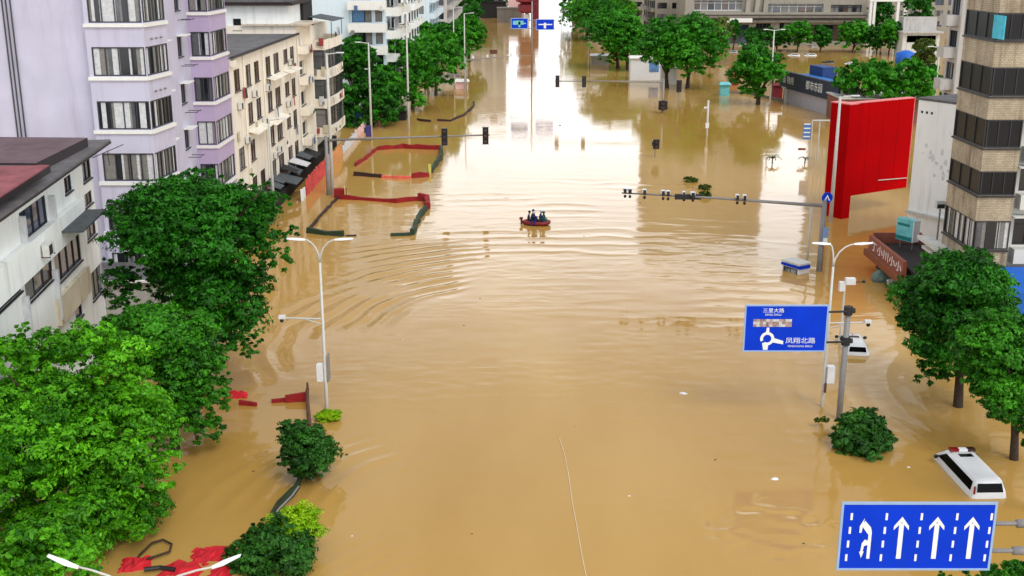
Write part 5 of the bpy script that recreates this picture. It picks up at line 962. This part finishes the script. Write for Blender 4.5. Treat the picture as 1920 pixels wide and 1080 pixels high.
t = thing('roof_pole', 'grey pole with a square head on the roof beside the teal box sign', 'pole', Vector((28.3, a.y, 0))+Vector((3.9, -3.6, zb_+.7))); m = MB(); m.tube([(0, 0, 0), (0, 0, 3.6)], .07, 6); m.tube([(0, 0, .4), (.6, -.5, 0)], .04, 5); m.build('pole', MC['pole_grey'], t); m = MB(); m.box((-.35, -.2, 3.6), (.3, .25, 4.2)); m.mi = 1; m.box((-.3, -.21, 3.65), (.25, -.201, 3.95)); m.build('head', [MC['concrete_pale'], MC['dark_grille']], t)
b = G(1655, 526); t = thing('sunken_cart', 'dark sunken cart under a grey cover below the brown signboard', 'cart', b, R(20)); m = MB(); m.ell((0, 0, .2), (1.0, .7, .7)); m.mi = 1; m.box((.4, -.7, -.5), (1.6, .3, .35)); m.build('cover', [mat('cover_grey', S(96, 116, 106), .7, .3, 2), MC['shop_dark']], t); m = MB(); m.box((-.2, -.95, -.3), (.6, -.72, .3)); m.build('board', MC['stone_white'], t)
# ================================================================== VEHICLES
mat('car_white', S(214, 216, 218), .25, .03, .5, spec=.6); mat('car_glass', S(6, 6, 8), .25, .1, 1, spec=.08); mat('lamp_red', S(120, 16, 20), .3); mat('lamp_dark', S(50, 22, 16), .3); mat('car_silver', S(170, 174, 178), .3); mat('car_dark', S(40, 42, 48), .3)
def van(b, rot, label, group=None, zr=1.08, W=1.66, L=4.3, lb=True, nm='white_van', cm='car_white'):
    t = thing(nm, label, 'van', b, rot, group); m = MB()
    # loft of rounded rings from waist to roof: (z, half width, rear y, front y)
    rings = [(-1.2, W/2+.08, 0, L+.9), (-.25, W/2+.08, 0, L+.85), (0.0, W/2+.06, .02, L+.4), (zr*.33, W/2+.02, .05, L+.1), (zr*.86, W/2-.14, .2, L-.55), (zr*.97, W/2-.22, .3, L-.75), (zr+.02, W/2-.36, .46, L-.95)]
    vs = []; n = 0
    for z, w_, y0, y1 in rings:
        r_ = .24; c = [(-w_+r_, y0), (w_-r_, y0), (w_-.07, y0+.07), (w_, y0+r_), (w_, y1-r_*1.6), (w_-.09, y1-.12), (w_-r_*1.6, y1), (-w_+r_*1.6, y1), (-w_+.09, y1-.12), (-w_, y1-r_*1.6), (-w_, y0+r_), (-w_+.07, y0+.07)]; n = len(c); vs += [(x, y, z) for x, y in c]
    fs = [(j*n+i, j*n+(i+1) % n, (j+1)*n+(i+1) % n, (j+1)*n+i) for j in range(len(rings)-1) for i in range(n)]+[tuple((len(rings)-1)*n+i for i in range(n))]
    m.add(vs, fs); o = m.build('body', MC[cm], t, True); md = o.modifiers.new('bevel', 'BEVEL'); md.width = .02; md.segments = 2
    def P(f, u): z = zr*(.33+.53*f); w_ = W/2+.02-.16*f; return z, w_
    def strip_q(pl, off):
        return pl
    za, zb2 = zr*.37, zr*.83
    def yr(z): f = (z/zr-.33)/.53; return .05+.15*f
    def wx(z): f = (z/zr-.33)/.53; return W/2+.02-.16*f
    def yf(z): f = (z/zr-.33)/.53; return L+.1-.65*f
    m = MB(); e = .012
    m.add([(-wx(za)+.2, yr(za)-e, za), (wx(za)-.2, yr(za)-e, za), (wx(zb2)-.12, yr(zb2)-e, zb2), (-wx(zb2)+.12, yr(zb2)-e, zb2)], [(0, 1, 2, 3)]); m.build('rear_window', MC['car_glass'], t)
    for s in (-1, 1):
        m = MB(); m.add([(s*(wx(za)+e), .3, za), (s*(wx(za)+e), L-.35, za), (s*(wx(zb2)+e), L-1.0, zb2), (s*(wx(zb2)+e), .42, zb2)], [(0, 1, 2, 3)][::1]); m.build('side_window', MC['car_glass'], t)
        m = MB(); m.ell((s*(wx(za)+.16), L-.5, za+.02), (.13, .07, .11), 8, 6); m.build('wing_mirror', MC['black_plastic'], t)
    m = MB(); m.add([(-wx(za)+.25, yf(za)+e, za), (wx(za)-.25, yf(za)+e, za), (wx(zb2)-.3, yf(zb2)+e, zb2), (-wx(zb2)+.3, yf(zb2)+e, zb2)], [(0, 1, 2, 3)]); m.build('windscreen', MC['car_glass'], t)
    m = MB(); m.box((-.33, L-1.75, zr+.022), (.33, L-1.4, zr+.03)); m.build('roof_hatch', MC['car_glass'], t)
    if lb:
        m = MB(); z = zr+.06; y0 = L-1.25; m.box((-.2, y0, z), (.22, y0+.26, z+.11)); m.mi = 1; m.box((-.62, y0, z), (-.202, y0+.28, z+.13)); m.mi = 2; m.box((.222, y0, z), (.6, y0+.28, z+.13)); m.mi = 0; m.box((-.5, y0+.08, zr), (.5, y0+.16, z-.002)); m.build('light_bar', [MC['white_box'], MC['lamp_red'], MC['lamp_dark']], t)
        m = MB(); m.box((-W/2+.02, -.005, zr*.3), (-W/2+.1, .05, zr*.75)); m.build('tail_light', MC['lamp_red'], t)
    return t
A, B_ = G(1856, 936), G(1790, 866); d = Vector((B_.x-A.x, B_.y-A.y, 0))
van(A, math.atan2(-d.x, d.y), 'white van with a red and white roof light bar, sunk to its windows', None, .84, 1.62, 4.5)
A, B_ = G(1608, 667), G(1588, 625); d = Vector((B_.x-A.x, B_.y-A.y, 0))
van(A, math.atan2(-d.x, d.y), 'white roof of a deeply sunk van right of the roundabout sign post', None, .62, 1.45, 3.4, False)
CG = 'half sunk cars in the flooded parking lot'
cars = [(1500, 104, 80, 'white car roof left of the other white roof in the lot', 'car_white'), (1531, 104, 85, 'white car roof right of its twin in the open lot', 'car_white'), (1528, 88, 10, 'white and silver van top against the far trees', 'car_silver'), (1565, 118, 80, 'dark car roof awash in the middle of the lot', 'car_dark'), (1610, 120, 70, 'pale car beside the leafy trees at the lot edge', 'car_white'), (1407, 86, 75, 'white car with a curved roof under the entrance canopy trees', 'car_white'), (1385, 98, 60, 'tan splashed car at the lot entrance', 'car_silver')]
for px, py, ro, lb, cm in cars: van(G(px, py), R(ro), lb, CG, .42, 1.6, 2.8, False, 'parked_car', cm)['category'] = 'car'
far_cars = [(1200, 22, 'dark car on the far ramp, leftmost of three near the photo top', 'car_dark', 20), (1222, 30, 'silver car in the middle of three near the photo top', 'car_silver', 30), (1250, 18, 'dark car farthest right of three near the photo top', 'car_dark', 60)]
for px, py, lb, cm, ro in far_cars: van(G(px, py), R(ro), lb, 'cars near the photo top', 1.4, 1.9, 3.6, False, 'parked_car', cm)['category'] = 'car'
# ---- kiosks, stalls, tanks
def stall(px, py, w_, d_, h_, wallm, roofm, label, cat='stall', rot=0, name='stall'):
    t = thing(name, label, cat, G(px, py), R(rot)); m = MB(); m.box((-w_/2, 0, -2), (w_/2, d_, h_)); m.build('wall', MC[wallm], t); m = MB(); m.add([(-w_/2-.25, -.35, h_+.01), (w_/2+.25, -.35, h_+.01), (w_/2+.25, d_+.2, h_+.01), (-w_/2-.25, d_+.2, h_+.01), (-w_/2-.25, -.35, h_+.12), (w_/2+.25, -.35, h_+.12), (w_/2, d_/2, h_+.5), (-w_/2, d_/2, h_+.5), (w_/2+.25, d_+.2, h_+.12), (-w_/2-.25, d_+.2, h_+.12)], [(0, 3, 2, 1), (0, 1, 5, 4), (4, 5, 6, 7), (7, 6, 8, 9), (1, 2, 8, 6, 5), (3, 0, 4, 7, 9), (2, 3, 9, 8)]); m.build('roof', MC[roofm], t); return t
mat('red_maroon', S(120, 24, 36), .6, .2, 1); mat('bin_blue', S(50, 110, 180), .5)
t = stall(712, 221, 3.0, 2.5, 2.6, 'red_maroon', 'red_maroon', 'dark red latticed stall under the trees behind the tall white lamp'); m = MB()
for k in range(4): m.box((-1.5, -.06, .3+k*.55), (1.5, -.02, .42+k*.55))
for k in range(5): m.box((-1.45+k*.68, -.1, -.5), (-1.38+k*.68, -.062, 2.5))
m.build('lattice', MC['cloth_pink'], t)
stall(740, 226, 3.4, 3, 1.5, 'shop_dark', 'concrete_dark', 'dark low stall right of the red latticed stall')
stall(672, 236, 1.1, 1.0, 1.6, 'bin_blue', 'bin_blue', 'blue bin at the left of the indigo cabinet lamp', 'bin', name='bin'); stall(690, 232, 2.0, 1.2, .9, 'post_yellow', 'post_yellow', 'yellow counter below the red latticed stall', 'counter', name='counter')
stall(866, 167, 2.2, 2.0, 1.3, 'cloth_pink', 'stone_white', 'pale pink kiosk at the kerb right of the left tree row', 'kiosk', name='kiosk'); stall(850, 158, 2.6, 2.0, 1.5, 'concrete_pale', 'concrete_dark', 'grey kiosk half under the left tree row', 'kiosk', name='kiosk')
stall(1212, 150, 6.5, 3, 4.2, 'white_box', 'stone_white', 'bright white pavilion between the joined tree pairs on the right', 'pavilion', name='pavilion')
m = MB(); b = G(1212, 150); m.box((.5, -.08, 1.6), (2.4, -.002, 3.6)); o = m.build('poster', mat('poster_blue', S(90, 130, 180), .5, .4, 1)); o.location = b+Vector((0, 0, 0)); tag(o, 'blue picture poster on the front of the white pavilion', 'poster')
stall(1125, 122, 4, 2, 2.0, 'concrete_warm', 'white_box', 'small pale hut under the first trees of the right row', 'hut', name='hut'); stall(1255, 158, 3, 2.5, 3.0, 'concrete_pale', 'concrete_pale', 'grey booth between the big double crown trunks', 'booth', name='booth')
stall(1359, 180, 1.6, 1.2, 1.9, 'teal_panel', 'teal_panel', 'teal covered tricycle left of the round lone tree', 'tricycle', name='covered_tricycle'); stall(1376, 160, 1.5, 1.2, 1.2, 'strip_red', 'strip_red', 'small red stall right above the teal tricycle')
stall(1458, 185, 1.6, 1.5, 2.2, 'red_maroon', 'red_maroon', 'dark red booth at the left end of the navy shop', 'booth', name='booth')
def tank(px, py, Y, r, h, label, mname='blue_tarp'):
    c = PY(px, py, Y); t = thing('water_tank', label, 'tank', (c.x, Y, 0)); m = MB(); m.tube([(0, 0, c.z-h/2), (0, 0, c.z-h*.1), (0, 0, c.z+h*.3), (0, 0, c.z+h/2)], [r, r*1.02, r, r*.3], 16); m.build('drum', MC[mname], t, True)
    for a in (0, 2.1, 4.2): m = MB(); m.tube([(math.cos(a)*r*.7, math.sin(a)*r*.7, -2), (math.cos(a)*r*.7, math.sin(a)*r*.7, c.z-h/2)], .08, 5); m.build('leg', MC['pole_grey'], t)
tank(1698, 108, 230, 1.9, 2.8, 'large blue water drum above the trees beside the yellow green bamboo'); tank(1650, 160, 172, .9, 1.6, 'small light blue drum between the two leafy trees', 'blue_sheet')
# street end clutter
t = thing('red_tower', 'dark red lantern tower with white feet at the far street end', 'tower', G(988, 46)); w_ = 4.0
for k, (z0, z1, f) in enumerate(((0, 4, .25), (4, 7.5, .8), (7.5, 11, 1), (11, 15, .75), (15, 19, .9))): m = MB(); m.tube([(0, 0, z0), (0, 0, z0+.6), (0, 0, z1-.6), (0, 0, z1)], [w_*f*.6, w_*f, w_*f, w_*f*.6], 10); m.build('tier', MC['red_maroon'] if k != 0 else MC['stone_white'], t)
for i, (px, py, w_, h_, mn, lb) in enumerate([(955, 42, 9, 5, 'concrete_dark', 'dark far hut left of the red lantern tower'), (968, 36, 6, 8, 'cloth_pink', 'pinkish far hut touching the red lantern tower'), (925, 34, 10, 6, 'shop_dark', 'dark far hut at the left waterline of the street end'), (1003, 38, 3, 12, 'red_maroon', 'slim maroon pylon right of the red lantern tower')]): stall(px, py, w_, 5, h_, mn, mn, lb, 'hut', name='far_hut')
# ================================================================== RESCUE BOAT
def person(loc, rot, label, top, legm, seated=True, arm=.3, lean=.1, scale=1.):
    t = thing('person', label, 'person', loc, rot, 'people in the rescue boat'); t.scale = (scale,)*3
    J = [(0, 0, .12), (0, .03, .3), (0, .06+lean*.3, .52), (0, .05+lean*.5, .64), (0, .06+lean*.6, .70), (0, .08+lean*.7, .84), (0, .08+lean*.7, .93)]; Rr = [.15, .13, .15, .07, .06, .095, .07]
    E_ = [(i, i+1) for i in range(6)]; V_ = list(J); RR = list(Rr)
    for s in (-1, 1):
        k = len(V_); V_ += [(s*.11, .1, .1), (s*.14, .45, .22), (s*.14, .5, -.1), (s*.14, .62, -.13)]; RR += [.1, .075, .055, .04]; E_ += [(0, k), (k, k+1), (k+1, k+2), (k+2, k+3)]
        k = len(V_); V_ += [(s*.2, .06+lean*.45, .55), (s*.27, .15, .33), (s*.2, .15+arm, .3+arm*.2), (s*.19, .2+arm, .31+arm*.2)]; RR += [.065, .05, .037, .03]; E_ += [(2, k), (k, k+1), (k+1, k+2), (k+2, k+3)]
    me = bpy.data.meshes.new('body'); me.from_pydata(V_, E_, []); o = bpy.data.objects.new('body', me); link(o, t); me.materials.append(MC[top])
    sk = o.modifiers.new('skin', 'SKIN'); sk.use_smooth_shade = True
    for i, r_ in enumerate(RR): me.skin_vertices[0].data[i].radius = (r_, r_*.85)
    me.skin_vertices[0].data[0].use_root = True
    ss = o.modifiers.new('sub', 'SUBSURF'); ss.levels = 1; ss.render_levels = 2
    m = MB(); m.ell((0, .08+lean*.7, .92), (.115, .125, .1), 12, 8); m.build('helmet', MC[legm], t, True)
    m = MB(); m.ell((0, .13+lean*.72, .86), (.07, .075, .08), 10, 8); m.ell((0, .205+lean*.72, .855), (.014, .02, .02), 6, 5); m.build('face', MC['skin'], t, True)
    return t
mat('skin', S(190, 140, 110), .6); mat('suit_black', S(16, 16, 26), .7); mat('suit_navy', S(22, 32, 96), .7); mat('suit_teal', S(16, 70, 84), .7); mat('suit_green', S(20, 70, 50), .7); mat('raft_red', S(120, 8, 22), .5); mat('vest_white', S(190, 205, 220), .6)
rot = R(-14); RB = thing('rescue_boat', 'small red inflatable rescue boat carrying people in dark clothes, mid avenue', 'boat', G(1006, 421), rot)
m = MB(); Lb, Wb2 = 1.15, .56; ring_ = []
for k in range(24):
    a = 2*math.pi*k/24; c_, s_ = math.cos(a), math.sin(a); ring_.append((Lb*math.copysign(abs(c_)**.7, c_), Wb2*math.copysign(abs(s_)**.75, s_), .2+(.16*max(0, c_-.5) if c_ > .5 else 0)))
m.tube(ring_+[ring_[0]], .19, 10); m.build('tube', MC['raft_red'], RB, True)
m = MB(); m.prism([(x*.9, y*.85) for x, y, z in ring_], .04, .12); m.build('floor', MC['fascia_dark'], RB)
m = MB(); m.tube([(x*1.1, y*1.22, z+.04) for x, y, z in ring_[13:24]], .035, 6); m.build('grab_rope', MC['stone_white'], RB)
m = MB(); m.box((-1.5, -.12, -.2), (-1.36, .12, .4)); m.box((-1.6, -.15, .402), (-1.33, .15, .62)); m.build('outboard_motor', MC['raft_red'], RB)
m = MB(); m.box((-.35, -.6, .25), (-.1, .6, .3)); m.build('thwart', MC['fascia_dark'], RB)
W2 = lambda x, y: (lambda x, y: Vector(RB.location)+Matrix.Rotation(rot, 3, 'Z') @ Vector((x, y, .24)))(x*.86, y)
person(W2(-.95, -.1), rot-R(80), 'person in black at the left stern of the red boat', 'suit_black', 'suit_black', arm=.3, scale=1.05)
person(W2(-.62, .28), rot-R(100), 'person in black sitting upright behind the stern pair in the red boat', 'suit_black', 'suit_black', scale=1.12)
person(W2(-.1, -.25), rot+R(170), 'person in navy blue facing the camera, middle of the red boat', 'suit_navy', 'vest_white', lean=.2, scale=1.1)
person(W2(.25, .25), rot-R(90), 'person in blue beside a pale helmet, middle back of the red boat', 'suit_navy', 'vest_white', scale=1.1)
person(W2(.62, -.12), rot-R(70), 'person in teal near the bow of the red boat', 'suit_teal', 'suit_teal', scale=1.06)
person(W2(.92, .12), rot+R(100), 'person in dark green at the bow of the red boat', 'suit_green', 'vest_white', scale=1.1)
# ---- drifting things
m = MB(); P = [G(*p, .015) for p in ((1049, 822), (1058, 850), (1066, 890), (1073, 940), (1082, 990), (1091, 1040), (1103, 1100))]; m.tube([tuple(p-P[0]) for p in P], .018, 5); o = m.build('floating_rope', mat('rope_pale', S(226, 205, 170), .7)); o.location = P[0]; tag(o, 'thin pale rope floating on the brown water at the bottom middle', 'rope')
DB = [(1280, 738, .28, 'white_box', 'pale plastic scrap floating in open water right of centre'), (1453, 898, .24, 'white_box', 'white scrap floating left of the round flooded shrub'), (475, 883, .07, 'bark', 'tiny dark scrap in the calm ochre water at the lower left'), (885, 1001, .07, 'bark', 'dark speck floating at the bottom middle left of the rope'), (1078, 800, .05, 'bark', 'dark speck just above the start of the rope'), (940, 233, .2, 'bark', 'dark speck in the bright reflection left of the short signal post'), (1050, 235, .25, 'bark', 'dark speck in the bright reflection below the far signal heads'), (1200, 380, .12, 'bark', 'dark scrap between boat and gantry arm'), (660, 1005, .08, 'white_box', 'white fleck floating right of the lime bush'), (1350, 455, .1, 'bark', 'dark scrap below the gantry arm'), (870, 610, .1, 'bark', 'brown scrap floating in mid water left of centre'), (1058, 421, .12, 'vest_white', 'pale scrap floating right of the red boat')]
rdb = random.Random(12); spots = [('in the open water between the boat and the double lamp', 900, 560), ('near the left wave rings', 760, 640), ('right of the rope', 1180, 930), ('left of the lane sign', 1500, 1020), ('near the white van', 1700, 880), ('below the left lamp foot', 660, 850), ('under the roundabout sign', 1450, 700), ('between shrub and rope', 1330, 860), ('off the bow of the red boat', 1110, 450), ('behind the red boat', 940, 440)]
for i, (wh, px, py) in enumerate(spots): DB.append((px+rdb.randint(-15, 15), py+rdb.randint(-8, 8), rdb.uniform(.05, .11), rdb.choice(['bark', 'white_box', 'frond']), 'tiny scrap drifting '+wh))
for px, py, s, mn, lb in DB:
    r_ = random.Random(px); n = 7; m = MB(); m.add([(s*math.cos(6.283*k/n)*r_.uniform(.6, 1.3), s*.6*math.sin(6.283*k/n)*r_.uniform(.6, 1.3), -.02) for k in range(n)]+[(s*.5*math.cos(6.283*k/n), s*.3*math.sin(6.283*k/n), s*.25) for k in range(n)], [tuple(range(n, 2*n))]+[(k, (k+1) % n, n+(k+1) % n, n+k) for k in range(n)])
    o = m.build('floating_scrap', MC[mn]); o.location = G(px, py); tag(o, lb, 'litter', 'litter floating on the flood')
